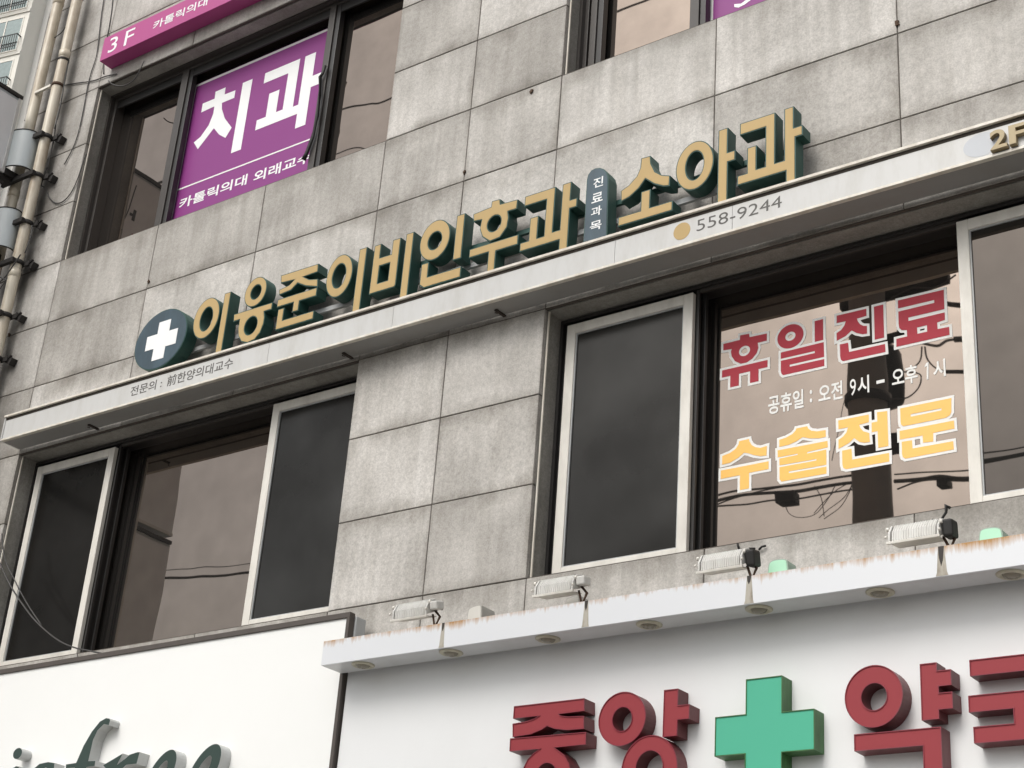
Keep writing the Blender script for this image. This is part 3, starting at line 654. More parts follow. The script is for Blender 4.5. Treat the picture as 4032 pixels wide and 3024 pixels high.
# ---- vinyl lettering on the second-floor pane
VY = 0.3235
def vinyl(parts, mat, parent, white=None, w_=0.0155, name='letter'):
    back = MB()
    for k_, (o_, h_) in enumerate(white or parts):
        back.prism(offset(ccw(clean(o_)), w_), [h for h in (offset(ccw(x), -w_) for x in h_) if area(h) > 0.0002 and area(h) < 0.02], VY-0.0006-0.0003*k_, VY)
    o = link_mesh(name, back, VINYL, parent)
    m = MB()
    for o_, h_ in parts: m.prism(o_, h_, VY-0.0024, VY-0.0016)
    link_mesh('colour_layer', m, mat, o); return o
def V(r, l, sn=True): p = pts(r, l, VY); return snap(p) if sn else p
def VE(r, l): return ellfit(r, l, VY)
rv = thing('red_window_lettering', (2.6, VY, 5.9), 'large red white-edged vinyl letters stuck across the window pane', 'lettering')
vinyl([(V('S1', [(460,885),(600,858),(608,912),(880,855),(878,965),(735,1000),(745,1080),(720,1160),(650,1250),(560,1310),(470,1330),(380,1290),(325,1210),(315,1140),(330,1098),(195,1118),(195,1020),(455,955)], False), [VE('S1', [(560,1045),(615,1090),(600,1150),(520,1210),(455,1190),(440,1140),(480,1075)])]),
       (V('S1', [(175,1435),(890,1272),(892,1380),(750,1415),(748,1605),(620,1632),(612,1450),(440,1490),(440,1671),(302,1703),(305,1520),(175,1548)]), [])], REDV, rv)
rr_ = (VE('S1', [(1310,705),(1150,770),(1050,900),(1060,1010),(1130,1080),(1210,1092),(1330,1050),(1430,940),(1455,830),(1420,745)]), [VE('S1', [(1265,825),(1330,870),(1300,940),(1230,970),(1175,940),(1180,880)])])
ri = (V('S1', [(1628,660),(1765,628),(1768,955),(1638,985)]), [])
vinyl([rr_, ri, (V('S1', [(1100,1155),(1775,990),(1782,1222),(1240,1345),(1240,1378),(1785,1255),(1785,1365),(1140,1510),(1112,1490),(1100,1440),(1100,1285),(1635,1162),(1635,1130),(1100,1253)], False), [])], REDV, rv,
      [rr_, ri, (V('S1', [(1100,1155),(1775,990),(1785,1365),(1140,1510),(1112,1490),(1100,1440)], False), [])])
vinyl([(V('S2', [(60,575),(525,465),(528,575),(380,620),(390,660),(430,710),(480,735),(535,735),(538,855),(470,865),(370,845),(295,805),(200,895),(60,970),(58,850),(130,800),(180,730),(205,660),(60,690)], False), []),
       (V('S2', [(645,430),(795,400),(805,920),(660,950)]), []), (V('S2', [(110,1025),(240,1000),(255,1145),(820,1020),(830,1145),(160,1290),(125,1265),(115,1210)], False), [])], REDV, rv)
rb = [(1025,335),(1745,165),(1755,470),(1187,603),(1190,658),(1760,522),(1765,640),(1640,680),(1650,785),(1830,750),(1838,875),(1000,1065),(1000,940),(1170,900),(1165,800),(1080,800),(1045,765),(1035,700),(1030,510),(1597,372),(1595,326),(1025,460)]
rh = V('S2', [(1325,760),(1482,722),(1485,825),(1330,860)], False)
vinyl([(V('S2', rb, False), [rh])], REDV, rv, [(V('S2', [q for i, q in enumerate(rb) if i not in (2,3,4,5,18,19,20,21)], False), [rh])])
yv = thing('amber_window_lettering', (2.6, VY, 5.2), 'large amber white-edged vinyl letters under the red ones on the pane', 'lettering')
vinyl([(V('S3', [(445,790),(600,755),(605,790),(640,850),(700,885),(780,895),(880,865),(875,1015),(780,1025),(680,1010),(590,980),(520,970),(430,1050),(300,1130),(175,1160),(178,1025),(300,975),(390,910),(435,840)], False), []),
       (V('S3', [(155,1260),(905,1100),(910,1225),(600,1290),(598,1530),(460,1560),(450,1330),(155,1380)]), [])], YELV, yv)
ys = (V('S3', [(1345,590),(1515,555),(1530,590),(1580,625),(1670,635),(1805,615),(1808,720),(1700,745),(1560,745),(1440,725),(1350,790),(1230,845),(1075,880),(1075,770),(1180,735),(1280,680),(1335,620)], False), [])
vinyl([ys, (V('S3', [(1050,935),(1835,785),(1840,885),(1515,960),(1517,985),(1815,922),(1818,1160),(1225,1265),(1227,1295),(1818,1190),(1818,1300),(1110,1425),(1080,1390),(1078,1200),(1660,1095),(1660,1070),(1078,1170),(1075,1065),(1365,1005),(1365,985),(1052,1045)], False), [])], YELV, yv,
      [ys, (V('S3', [(1050,935),(1835,785),(1838,905),(1816,912),(1818,1300),(1110,1425),(1080,1390),(1075,1050),(1052,1052)], False), [])])
vinyl([(V('S4', [(85,465),(565,370),(568,490),(415,530),(430,580),(480,635),(570,660),(583,800),(500,815),(420,800),(335,740),(250,820),(90,910),(88,770),(160,720),(215,650),(240,570),(88,600)], False), []),
       (V('S4', [(695,335),(855,315),(875,865),(715,895),(705,630),(612,650),(610,500),(700,480)], False), []), (V('S4', [(145,940),(295,910),(305,1080),(885,975),(888,1110),(210,1230),(165,1215),(150,1160)], False), [])], YELV, yv)
ym = V('S4', [(1060,275),(1865,110),(1865,330),(1840,380),(1780,420),(1110,555),(1075,530),(1065,480)], False)
yu = (V('S4', [(1050,630),(1905,465),(1915,590),(1580,660),(1580,795),(1420,815),(1412,700),(1055,765)], False), []); yn = (V('S4', [(1085,800),(1245,775),(1255,905),(1895,790),(1905,920),(1140,1065),(1100,1040),(1088,990)], False), [])
vinyl([(ym, [V('S4', [(1225,365),(1710,270),(1710,305),(1225,405)], False)]), yu, yn], YELV, yv, [(ym, []), yu, yn])
wv = thing('white_hours_lettering', (2.6, VY, 5.55), 'small white vinyl line of opening hours between red and amber letters', 'lettering')
for s, bl, tr, b in (('공휴일', (195,610), (557,340), .02), (':', (622,483), (645,352), .02), ('오전', (712,490), (955,253), .02), ('9', (1035,415), (1092,235), .0), ('시', (1112,400), (1227,195), .02), ('-', (1305,292), (1387,242), .01),
                     ('오후', (1465,327), (1722,83), .02), ('시', (1890,237), (2007,28), .02)):
    text_at(s, 'S5', bl, tr, VY, 0.001, VINYL, wv, b, 'syllables')

link_mesh('syllables', MB().prism(pts('S5', [(1820,72),(1838,68),(1836,243),(1819,247),(1821,108),(1800,120),(1800,104)], VY), [], VY-0.001, VY), VINYL, wv)

# ---- white shop sign with the brown frame (lower left)
BY = -0.20
XF1 = -0.400
bs = thing('white_shop_sign', (-2.9, -0.1, 3.0), 'white sign board in brown metal frame with dark green script letters', 'sign')
zt = 4.690
link_mesh('board', MB().box(-6.2, XF1-0.026, BY+0.012, BY+0.03, 3.0, zt-0.035), BOARD, bs)
link_mesh('frame_top', MB().box(-6.2, XF1, BY, BY+0.05, zt-0.0345, zt), BROWN, bs, 0.002)
link_mesh('frame_side', MB().box(XF1-0.0255, XF1, BY, BY+0.05, 3.0, zt-0.035), BROWN, bs, 0.002)
link_mesh('light_box', MB().box(-6.2, XF1+0.012, BY+0.051, BY+0.145, 3.02, zt-0.014), GREYBOX, bs, 0.008)
link_mesh('stand_off', MB().box(XF1-0.06, XF1-0.03, BY+0.146, -0.002, 4.3, 4.6), RUST, bs)
FY, FB = BY-0.075, BY+0.0115
def script(parts, name='letter'):
    m = MB(); fm = MB()
    for o_, h_ in parts: m.prism(o_, h_, FY, FB); fm.prism(offset(ccw(clean(o_)), -0.0015), [offset(ccw(h), 0.0015) for h in h_], FY-0.0012, FY+0.0005)
    o = link_mesh(name, m, RETL, bs); link_mesh('letter_face', fm, DGREEN, o)
def T(l): return pts('k7', l, FY)
def slant_e(cx, cz, a, b, tail):
    """script e: slanted bowl, thin on the left, full on the right"""
    o_ = ell(cx, cz, a, b, 40, 0.95); h_ = ell(cx-0.016, cz-0.012, a*0.64, b*0.40, 32, 1.0); return (o_, [h_])
script([(ellfit('k7', [(165,540),(125,570),(113,610),(130,637),(160,632),(188,600),(190,560)], FY), []), (T([(95,730),(140,700),(168,704),(120,900),(80,1040),(30,1040),(60,880)]), [])])
script([(T([(300,717),(345,680),(420,664),(476,672),(470,735),(440,742),(400,712),(365,730),(372,790),(420,870),(400,980),(300,1040),(210,1010),(240,960),(320,985),(355,930),(330,860),(290,790)]), [])])
script([(T([(575,685),(663,672),(730,520),(800,400),(870,312),(925,281),(955,286),(960,302),(948,345),(905,335),(850,390),(812,470),(770,655),(832,653),(826,700),(757,708),(700,900),(620,1120),(560,1200),(500,1200),(560,1110),(620,960),(652,714),(573,722)]), [])])
script([(T([(898,692),(1070,590),(1020,690),(1085,640),(1130,600),(1200,577),(1218,578),(1190,680),(1100,690),(1020,760),(960,1010),(880,1020),(950,760)]), [])])
a = pt('k7', 1395, 775, FY); script([slant_e(a[0], a[1], 0.178, 0.098, 0)])
a = pt('k7', 1770, 745, FY); script([slant_e(a[0], a[1], 0.190, 0.105, 0)])

# ---- pharmacy sign board with red letters
ph = thing('pharmacy_sign', (2.8, -0.09, 3.0), 'cool white pharmacy sign board with raised red letters and green cross', 'sign')
link_mesh('board', MB().box(XF1+0.014, 6.4, -0.17, -0.15, 2.9, 4.40), BOARD2, ph)
link_mesh('back_frame', MB().box(XF1+0.03, 6.35, -0.149, -0.004, 2.95, 4.25), SOFFIT, ph)
GF, GB = -0.275, -0.1705
def G(r, l, sn=True): p = pts(r, l, GF); return snap(p) if sn else p
def GE(r, l): return ellfit(r, l, GF)
def red(parts):
    o = glyph(parts, GF, GB, REDR, REDL, ph, 'letter', 0.006, -0.0)
    return o
def raised(parts, face, ret, rimc):
    """channel letter: return walls end in a rim standing proud of the face"""
    m = MB(); fm = MB(); rm = MB()
    for o_, h_ in parts:
        o_ = ccw(clean(o_)); m.prism(o_, h_, GF+0.006, GB); fm.prism(offset(o_, -0.004), [offset(ccw(h), 0.004) for h in h_], GF+0.0045, GF+0.0065)
        rm.prism(o_, [offset(o_, -0.0042)], GF, GF+0.0062)
        for h in h_: rm.prism(offset(ccw(h), 0.0042), [h], GF, GF+0.0062)
    o = link_mesh('letter', m, ret, ph); link_mesh('letter_face', fm, face, o); link_mesh('letter_rim', rm, rimc, o)
raised([(G('P1', [(120,555),(885,467),(885,605),(610,640),(620,655),(700,668),(880,660),(880,800),(700,815),(560,800),(480,770),(420,810),(300,860),(105,890),(105,745),(250,720),(340,690),(390,660),(110,690)], False), []),
        (G('P1', [(78,905),(905,835),(900,970),(560,1005),(600,1035),(670,1090),(720,1180),(735,1300),(700,1450),(600,1560),(470,1600),(330,1560),(240,1450),(212,1300),(220,1228),(270,1130),(340,1060),(400,1020),(70,1045)], False), [GE('P1', [(470,1168),(390,1225),(355,1310),(375,1410),(465,1455),(550,1405),(578,1300),(550,1215)])])], REDL, REDR, REDRIM)
raised([(GE('P1', [(1345,397),(1200,445),(1080,560),(1040,720),(1070,860),(1170,970),(1280,990),(1400,940),(1510,800),(1555,620),(1500,470)]), [GE('P1', [(1315,560),(1230,620),(1190,700),(1200,770),(1270,828),(1340,800),(1400,700),(1390,610)])]),
        (G('P1', [(1755,375),(1905,365),(1905,540),(2030,535),(2025,690),(1900,700),(1895,880),(1735,885)]), []),
        (GE('P1', [(1600,868),(1480,915),(1380,1010),(1310,1130),(1293,1228),(1720,885),(1820,970),(1885,1100),(1897,1228)]), [GE('P1', [(1600,1038),(1520,1070),(1470,1130),(1450,1228),(1690,1070),(1730,1150),(1740,1228)])])], REDL, REDR, REDRIM)
raised([(G('q1', [(495,1140),(705,1125),(710,1330),(895,1315),(895,1555),(707,1565),(705,1800),(488,1815),(490,1580),(315,1590),(318,1360),(497,1350)]), [])], MINT, GRNR, GRNR)
raised([(GE('P2', [(590,382),(430,430),(310,560),(255,740),(300,900),(400,1020),(560,1065),(700,1030),(830,890),(890,720),(850,520),(730,420)]), [GE('P2', [(590,575),(490,640),(435,730),(470,830),(570,878),(660,830),(715,720),(690,620)])]),
        (G('P2', [(1072,370),(1255,355),(1265,440),(1415,430),(1420,600),(1280,612),(1285,685),(1435,670),(1432,855),(1287,865),(1285,970),(1100,985)]), []),
        (G('P2', [(358,1135),(1310,1055),(1330,1750),(1125,1760),(1110,1260),(365,1320)]), [])], REDL, REDR, REDRIM)
raised([(G('P2', [(1612,325),(2560,225),(2560,620),(2380,640),(2375,430),(1625,500)]), []),
        (G('P2', [(1600,715),(2640,615),(2640,790),(2330,825),(2330,985),(2600,960),(2610,1600),(2420,1610),(2410,1170),(1665,1240),(1660,1055),(2098,1018),(2098,860),(1612,893)]), [])], REDL, REDR, REDRIM)

# ---- white canopy over the pharmacy sign
cy0, cy1, cz0, cz1 = -0.39, -0.205, 4.298, 4.447
cn = thing('sign_canopy', (2.5, -0.3, 4.3), 'white box canopy with rust runs and downlights over the red letters', 'canopy')
sx_ = [-0.41] + [pt(r, x, y, cy0)[0] for r, x, y in (('k1', 885, 1000), ('k2', 1255, 1100), ('k3', 1105, 1000), ('k4', 1000, 950))] + [5.0, 6.4]
for a, b in zip(sx_[:-1], sx_[1:]):
    link_mesh('front_panel', MB().box(a+0.0008, b-0.0008, cy0, cy0+0.015, cz0, cz1), CANOPY, cn, 0.0012)
link_mesh('soffit_panel', MB().box(-0.41, 6.4, cy0+0.0155, cy1, cz0, cz0+0.012), plain('canopy_soffit', (0.62, 0.63, 0.64), 0.35, 0.2, 3), cn)
link_mesh('top_panel', MB().box(-0.408, 6.4, cy0+0.0155, cy1, cz1-0.014, cz1-0.004), plain('canopy_top', (0.50, 0.48, 0.45), 0.5, 0.5, 5), cn)
link_mesh('end_panel', MB().box(-0.4098, -0.40, cy0+0.0155, cy1, cz0+0.0125, cz1-0.0145), BOARD2, cn)
for x in (0.2, 1.5, 2.8, 4.1): link_mesh('canopy_arm', MB().box(x, x+0.03, cy1+0.001, -0.004, 4.405, 4.43), RUST, cn)
RUN = plain('rust_run', (0.42, 0.39, 0.33), 0.75, 0.8, 18, dirtc=(0.10, 0.055, 0.025)); TAR = plain('black_leak', (0.028, 0.022, 0.018), 0.6, 0.4, 14)
for i, x in enumerate(sx_[1:5]):
    wd = 0.016+0.003*i
    pl = [(x-wd*.6, cz1-0.002), (x-wd, cz0+0.02), (x-wd*1.25, cz0+0.003), (x+wd*1.25, cz0+0.003), (x+wd, cz0+0.02), (x+wd*.6, cz1-0.002)]
    o = link_mesh('seam_stain', MB().prism(pl, [], cy0-0.0012, cy0+0.001), RUN, cn)
    L_ = (0.05, 0.055, 0.045, 0.10)[i]
    link_mesh('leak_mark', MB().prism([(x-wd*.55, cz1), (x-wd*.45, cz1-L_*.6), (x-0.002, cz1-L_), (x+wd*.3, cz1-L_*.7), (x+wd*.6, cz1)], [], cy0-0.0022, cy0-0.0013), TAR, o)
for i, (r, x, y) in enumerate((('k5', 1165, 1215), ('k1', 1010, 1225), ('r8', 1330, 800), ('r8', 1970, 715), ('q1', 565, 728), ('q1', 1278, 635), ('q1', 2040, 530))):
    c = onZ(*px(r, x, y), cz0); c = (c[0], max(cy0+0.085, min(cy1-0.085, c[1])), cz0)
    d = link_mesh('downlight', MB().lathe([(0.070, -0.0005), (0.070, -0.006), (0.062, -0.011), (0.052, -0.012), (0.047, -0.006), (0.044, -0.004)], c), CREAM, cn)
    link_mesh('downlight_lens', MB().lathe([(0.043, -0.004), (0.036, -0.016), (0.020, -0.021), (0.004, -0.022)], c), LENS, d)

# ---- floodlights standing on the canopy
TLT = (15, 9, 12, 6)
def flood(i, c, black, lab):
    t = thing('floodlight', (c[0], c[1], cz1), lab, 'floodlight', 'floodlights along the canopy')
    x0, x1 = c[0]-0.142, c[0]+0.118; prof = [(-0.060, -0.034), (-0.050, 0.012), (-0.014, 0.050), (0.034, 0.058), (0.058, 0.030), (0.056, -0.010)]
    tilt = Matrix.Rotation(math.radians(TLT[i]), 2)
    P = [tilt @ Vector(p) for p in prof]
    def ext(m, a, b, s=1.0):
        n = len(P); vs = [(a, c[1]+p.x*s, c[2]+p.y*s) for p in P] + [(b, c[1]+p.x*s, c[2]+p.y*s) for p in P]
        m.add(vs, [tuple(range(n)), tuple(range(2*n-1, n-1, -1))] + [((k+1) % n, k, k+n, (k+1) % n+n) for k in range(n)])
    h = MB(); ext(h, x0+0.018, x1-0.018); ho = link_mesh('housing', h, LAMPW, t, 0.004)
    n_f = 17
    f = MB()
    for k in range(n_f):
        a = x0+0.024+(x1-x0-0.054)*k/(n_f-1); ext(f, a, a+0.005, 1.065)
    link_mesh('cooling_fins', f, LAMPW, t)
    for xa_, xb_ in ((x0, x0+0.012), (x1-0.012, x1)):
        e = MB(); ext(e, xa_, xb_, 1.05); link_mesh('end_cap', e, LAMPW, t, 0.003)
    q = tilt @ Vector((-0.064, -0.044)); fr = MB()
    fr.cbox((c[0]-0.012, c[1]+q.x, c[2]+q.y), (x1-x0+0.012, 0.016, 0.014), Matrix.Rotation(math.radians(TLT[i]), 3, 'X'))
    q2_ = tilt @ Vector((-0.005, -0.044)); fr.cbox((c[0]-0.012, c[1]+q2_.x, c[2]+q2_.y), (x1-x0-0.02, 0.10, 0.006), Matrix.Rotation(math.radians(TLT[i]), 3, 'X'))
    link_mesh('front_frame', fr, WHALU, t, 0.002)
    for xx in (x0-0.006, x1+0.006):
        link_mesh('clamp_screw', MB().tube([(xx-0.008, c[1]-0.035, c[2]+0.028), (xx+0.008, c[1]-0.035, c[2]+0.028)], 0.011, 10), WHALU, t)
        link_mesh('clamp_screw', MB().tube([(xx-0.006, c[1]-0.062, c[2]-0.02), (xx+0.006, c[1]-0.062, c[2]-0.02)], 0.008, 8), WHALU, t)
    if black:
        jb = MB(); jb.cbox((x1+0.032, c[1]+0.005, c[2]-0.002), (0.052, 0.085, 0.088), Matrix.Rotation(math.radians(TLT[i]), 3, 'X')); link_mesh('junction_box', jb, BLACK, t, 0.012)
    else:
        jb = MB(); jb.cbox((x1+0.034, c[1]-0.005, c[2]+0.012), (0.056, 0.07, 0.05), Matrix.Rotation(math.radians(TLT[i]), 3, 'X')); link_mesh('junction_box', jb, LAMPW, t, 0.008)
    y_ = MB(); y_.tube([(x1+0.012, c[1]+0.01, c[2]-0.01), (x1+0.045, c[1]+0.02, c[2]-0.05), (x1+0.03, c[1]-0.005, cz1-0.004)], 0.008, 6); y_.tube([(x1-0.01, c[1]+0.02, c[2]-0.03), (x1+0.03, c[1], cz1)], 0.007, 6)
    link_mesh('bracket', y_, RUST, t)
    cb_ = MB(); cb_.tube([(c[0]-0.02, c[1]+0.05, c[2]+0.04), (c[0]+0.03, c[1]+0.09, c[2]+0.075+0.02*(i % 2)), (c[0]+0.09, c[1]+0.10, c[2]+0.05), (x1+0.03, c[1]+0.05, c[2]+0.005)], 0.006, 6)
    link_mesh('cable', cb_, BLACK, t)
labs = ['pale floodlight on the canopy end beside the brown framed sign', 'pale grey-ended floodlight on the canopy below the stone pier edge', 'finned black-ended floodlight on the canopy below the amber letters', 'finned black-ended floodlight with a stray black wire standing up behind it']
for i, (r, x, y) in enumerate((('k1', 440, 590), ('k2', 640, 520), ('k3', 650, 510), ('k4', 620, 530))):
    p = onY(*px(r, x, y), -0.33); flood(i, (p[0]+0.022, -0.33, p[2]), i > 1, labs[i])
p = [onY(*px('k4', x, y), -0.25) for x, y in ((930,372),(1010,300),(1065,215),(1068,110),(1120,150))]
tag(link_mesh('stray_cable', MB().tube(p, [.004,.006,.007,.011,.009], 6), BLACK), 'short black cable end sticking up behind the last floodlight', 'cable')
SL_ = iter(['upright black cable stub on the stone under the lettered window', 'level black cable stub on the stone above the black-ended floodlight', 'slanting black cable stub on the stone, nearest the mint box'])
for (x, y, x2, y2) in ((905,180,930,280), (1030,300,1210,265), (1275,285,1400,215)):
    a, b = onY(*px('k3', x, y), -0.012), onY(*px('k3', x2, y2), -0.012)
    tag(link_mesh('cable_stub', MB().tube([a, (a+b)/2+np.array([0, -.006, .004]), b], 0.006, 6), BLACK), next(SL_), 'cable', 'cable stubs on the stone')

# ---- lamp boxes looking over the canopy
def tab(r, l, dep, mat, lab):
    yb_ = -0.19; p = pts(r, l, yb_); t = thing('lamp_box', (p[0][0], yb_, 4.42), lab, 'box', 'small boxes behind the canopy')
    zb = 4.36; c_ = [(p[0][0], zb)] + p[1:-1] + [(p[-1][0], zb)]
    for _ in range(2):
        c_ = [c_[0]] + [w_ for i in range(len(c_)-1) for w_ in ((c_[i][0]*.75+c_[i+1][0]*.25, c_[i][1]*.75+c_[i+1][1]*.25), (c_[i][0]*.25+c_[i+1][0]*.75, c_[i][1]*.25+c_[i+1][1]*.75))] + [c_[-1]]
    q = c_
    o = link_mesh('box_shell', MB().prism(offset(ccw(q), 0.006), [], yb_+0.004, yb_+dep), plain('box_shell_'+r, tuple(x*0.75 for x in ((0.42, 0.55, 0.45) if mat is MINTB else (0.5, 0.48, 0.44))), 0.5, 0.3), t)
    link_mesh('box_lid', MB().prism(q, [], yb_, yb_+0.0035), mat, t)
tab('k1', [(1285,700),(1290,590),(1330,535),(1460,495),(1500,510),(1500,680)], 0.13, CREAMB, 'small cream round-cornered box behind the white canopy')
tab('k2', [(815,900),(822,800),(870,760),(1040,690),(1085,690),(1180,830)], 0.10, CREAMB, 'small cream box half hidden behind a pale floodlight')
tab('k3', [(1425,690),(1440,560),(1500,480),(1700,455),(1765,490),(1775,640)], 0.10, MINTB, 'small mint green box behind the canopy below amber letters')
tab('k4', [(1540,650),(1555,520),(1610,460),(1820,440),(1885,490),(1890,610)], 0.09, MINTB, 'small mint green box behind the canopy past the last floodlight')

# ------------------------------------------------------------------ downpipes, brackets and projecting signs at the left end
yp = -0.115
px1, px2 = -4.885, -5.178
for nm, xx, lab in (('p', px1, 'cream downpipe with black iron clamps nearest the third-floor window'), ('q', px2, 'cream downpipe behind the projecting signs at the building corner')):
    t = thing('downpipe', (xx, yp, 0.13), lab, 'pipe', 'downpipes at the building corner')
    link_mesh('pipe', MB().tube([(xx, yp, z) for z in np.linspace(0.13, 13.1, 14)], 0.049, 20), PIPE, t)
    for z in ((12.1, 10.62, 8.3, 6.1) if nm == 'p' else (11.35, 9.2, 7.0)):
        link_mesh('pipe_collar', MB().lathe([(0.047, 0), (0.053, 0.003), (0.053, 0.075), (0.047, 0.078), (0.03, 0.078)], (xx, yp, z), 20), PIPE, t)
def clampz(r, x, y): return float(onY(*px(r, x, y), yp-0.04)[2])
CZ = [clampz('q2', 460, 1235), clampz('q2', 400, 1590), clampz('q3', 220, 480), clampz('q3', 150, 770), clampz('q7', 100, 900), clampz('q7', 20, 1360)]
BL_ = ['black iron pipe bracket at the top edge of the upper curved cover', 'black iron pipe bracket under the upper curved blue-grey cover', 'black iron pipe bracket at the top edge of the middle curved cover',
       'black iron pipe bracket under the middle curved cover, forked end', 'black iron pipe bracket with notched plate below the middle cover, above a rusty stub', 'small forked iron bracket lowest on the pipe, below a rusty stub']
for i, z in enumerate(CZ):
    t = thing('pipe_bracket', (px1, yp, z), BL_[i], 'bracket', 'iron brackets on the downpipe')
    m = MB(); m.lathe([(0.050, -0.02), (0.058, -0.02), (0.058, 0.02), (0.050, 0.02), (0.048, 0.02)], (px1, yp, z), 18)
    link_mesh('clamp_ring', m, IRON, t)
    link_mesh('wall_plate', MB().cbox((px1+0.10, -0.03, z-0.005), (0.10, 0.06, 0.065), Matrix.Rotation(0.5, 3, 'Y')).cbox((px1+0.06, -0.07, z), (0.10, 0.012, 0.045)).cbox((px1+0.12, -0.06, z+0.012), (0.05, 0.02, 0.012), Matrix.Rotation(-0.5, 3, 'Y')), IRON, t)
    link_mesh('sign_arm', MB().box(px1-0.40, px1+0.05, yp-0.085, yp-0.05, z-0.028, z+0.014).box(px2-0.1, px2+0.05, -0.50, yp-0.086, z-0.03, z+0.012) if i < 5 else MB().box(px1-0.1, px1-0.03, yp-0.07, yp-0.05, z-0.015, z+0.012), IRON, t)
st = thing('pipe_strut', (px1, yp, 10.3), 'short iron strut with clamp joining the two cream downpipes', 'strut')
za, zb_ = clampz('q2', 550, 760), clampz('q2', 380, 850)
link_mesh('strap', MB().lathe([(0.047, -0.015), (0.055, -0.015), (0.055, 0.015), (0.047, 0.015), (0.046, 0.015)], (px1, yp, za), 18), RUST, st)
link_mesh('bar', MB().box(px2+0.03, px1-0.04, yp-0.05, yp-0.025, za-0.02, za+0.005), LIP, st)
link_mesh('band', MB().lathe([(0.047, -0.012), (0.054, -0.012), (0.054, 0.012), (0.047, 0.012), (0.046, 0.012)], (px1, yp, clampz('q2', 590, 530)), 18), IRON, st)
# projecting signs: box faces at right angles to the wall, with a curved blue-grey cover on the wall side
def proj_sign(z0, z1, lab, mk):
    t = thing('projecting_sign', (-5.1, -0.7, z0), lab, 'sign', 'projecting signs at the building corner')
    xs, yi = -5.115, -0.30
    link_mesh('sign_face', MB().box(xs-0.004, xs, -1.63, yi-0.03, z0+0.03, z1-0.03), SIGNG, t)
    link_mesh('sign_case', MB().box(xs-0.17, xs-0.005, -1.64, yi, z0, z1), DUCT, t, 0.006)
    link_mesh('case_edge', MB().box(xs-0.0045, xs+0.006, yi-0.03, yi-0.0005, z0, z1).box(xs-0.0045, xs+0.006, -1.64, yi-0.031, z0, z0+0.03), LAMPW, t, 0.002)
    link_mesh('top_channel', MB().box(xs-0.02, xs+0.012, -1.64, yi+0.01, z1+0.0005, z1+0.035), IRON, t, 0.002)
    zm0, zm1 = z0+0.07, z0+0.45; n = 10; vs = []
    for zz in (zm0, zm1):
        for k in range(n+1):
            a = math.pi*0.5*k/n; vs.append((xs-0.16+0.17*math.sin(a)+0.06*k/n, yi+0.005+0.20*(1-math.cos(a))*0.9+0.02*k/n, zz))
    cvr = MB(); cvr.add(vs, [(k, k+1, k+n+2, k+n+1) for k in range(n)], True)
    cvr = MB().prism([(xs-0.10, zm0), (xs+0.115, zm0-0.02), (xs+0.115, zm1-0.02), (xs-0.10, zm1)], [], yi+0.004, yi+0.03)
    link_mesh('curved_cover', tube_half(xs, yi, zm0, zm1), DUCT, t)
    for ze in (zm1+0.004, zm0-0.004): link_mesh('cover_edge', MB().tube([(x_, y_, ze) for x_, y_ in arc_xy(xs, yi)], 0.006, 6), IRON, t)
    link_mesh('cover_base', MB().box(xs-0.12, xs+0.01, yi+0.002, yi+0.16, zm0-0.075, zm0-0.012), IRON, t)
    if mk:
        link_mesh('mark', MB().box(xs+0.0003, xs+0.002, -0.62, -0.585, z0+0.28, z0+0.40).box(xs+0.0003, xs+0.002, -0.585, -0.55, z0+0.32, z0+0.35), BLACK, t)
        link_mesh('red_mark', MB().box(xs+0.0003, xs+0.002, -0.66, -0.62, z0+0.12, z0+0.15), REDV, t)
def arc_xy(xs, yi, n=12):
    return [(xs-0.02+0.18*math.sin(math.pi*0.62*k/n), yi+0.0+0.175*(1-math.cos(math.pi*0.62*k/n))*0.75) for k in range(n+1)]
def tube_half(xs, yi, z0, z1):
    a = arc_xy(xs, yi); b = [(x-0.006, y+0.004) for x, y in a]; n = len(a); m = MB()
    vs = [(x, y, z) for z in (z0, z1) for x, y in a] + [(x, y, z) for z in (z0, z1) for x, y in b]
    fs = [(k, k+1, n+k+1, n+k) for k in range(n-1)] + [(2*n+k+1, 2*n+k, 3*n+k, 3*n+k+1) for k in range(n-1)]
    m.add(vs, fs, True); return m
proj_sign(9.34, 10.13, 'grey projecting sign with curved blue-grey cover, upper one at the downpipes', True)
proj_sign(6.78, 8.42, 'tall grey projecting sign third in the stack, mirrored in the screened window pane', False)
proj_sign(5.0, 6.70, 'tall grey projecting sign hanging lowest, mirrored in the screened window pane', False)
proj_sign(8.52, 9.22, 'grey projecting sign under the upper one beside the downpipe brackets', False)

# ------------------------------------------------------------------ loose cables on the wall
def cable(r, l, lab, y=-0.012, rad=0.0055, grp=None, ys_=None):
    p = [onY(*px(r, a, b), (ys_[i] if ys_ else y)) for i, (a, b) in enumerate(l)]
    # round the path
    q = [Vector(v) for v in p]; out = []
    for i in range(len(q)-1):
        p0, p1, p2, p3 = q[max(i-1, 0)], q[i], q[i+1], q[min(i+2, len(q)-1)]
        for k in range(6):
            t = k/6; out.append(0.5*((2*p1)+(p2-p0)*t+(2*p0-5*p1+4*p2-p3)*t*t+(3*p1-p0-3*p2+p3)*t**3))
    out.append(q[-1])
    return tag(link_mesh('cable', MB().tube(out, rad, 6), WIRE), lab, 'cable', grp)
cable('q2', [(975,-40),(945,150),(925,330),(900,520),(850,680),(820,800),(790,960),(745,1180),(690,1360),(600,1535)], 'long loose grey cable hanging down the stone between pipe and magenta sign')
cable('q2', [(1055,-40),(1040,120),(1010,300),(970,480),(968,690)], 'grey cable running behind the end of the magenta sign box', y=-0.006)
cable('q2', [(600,795),(720,775),(820,762),(900,745),(985,712),(1090,690)], 'grey cable strung from the downpipe to the third-floor window head')
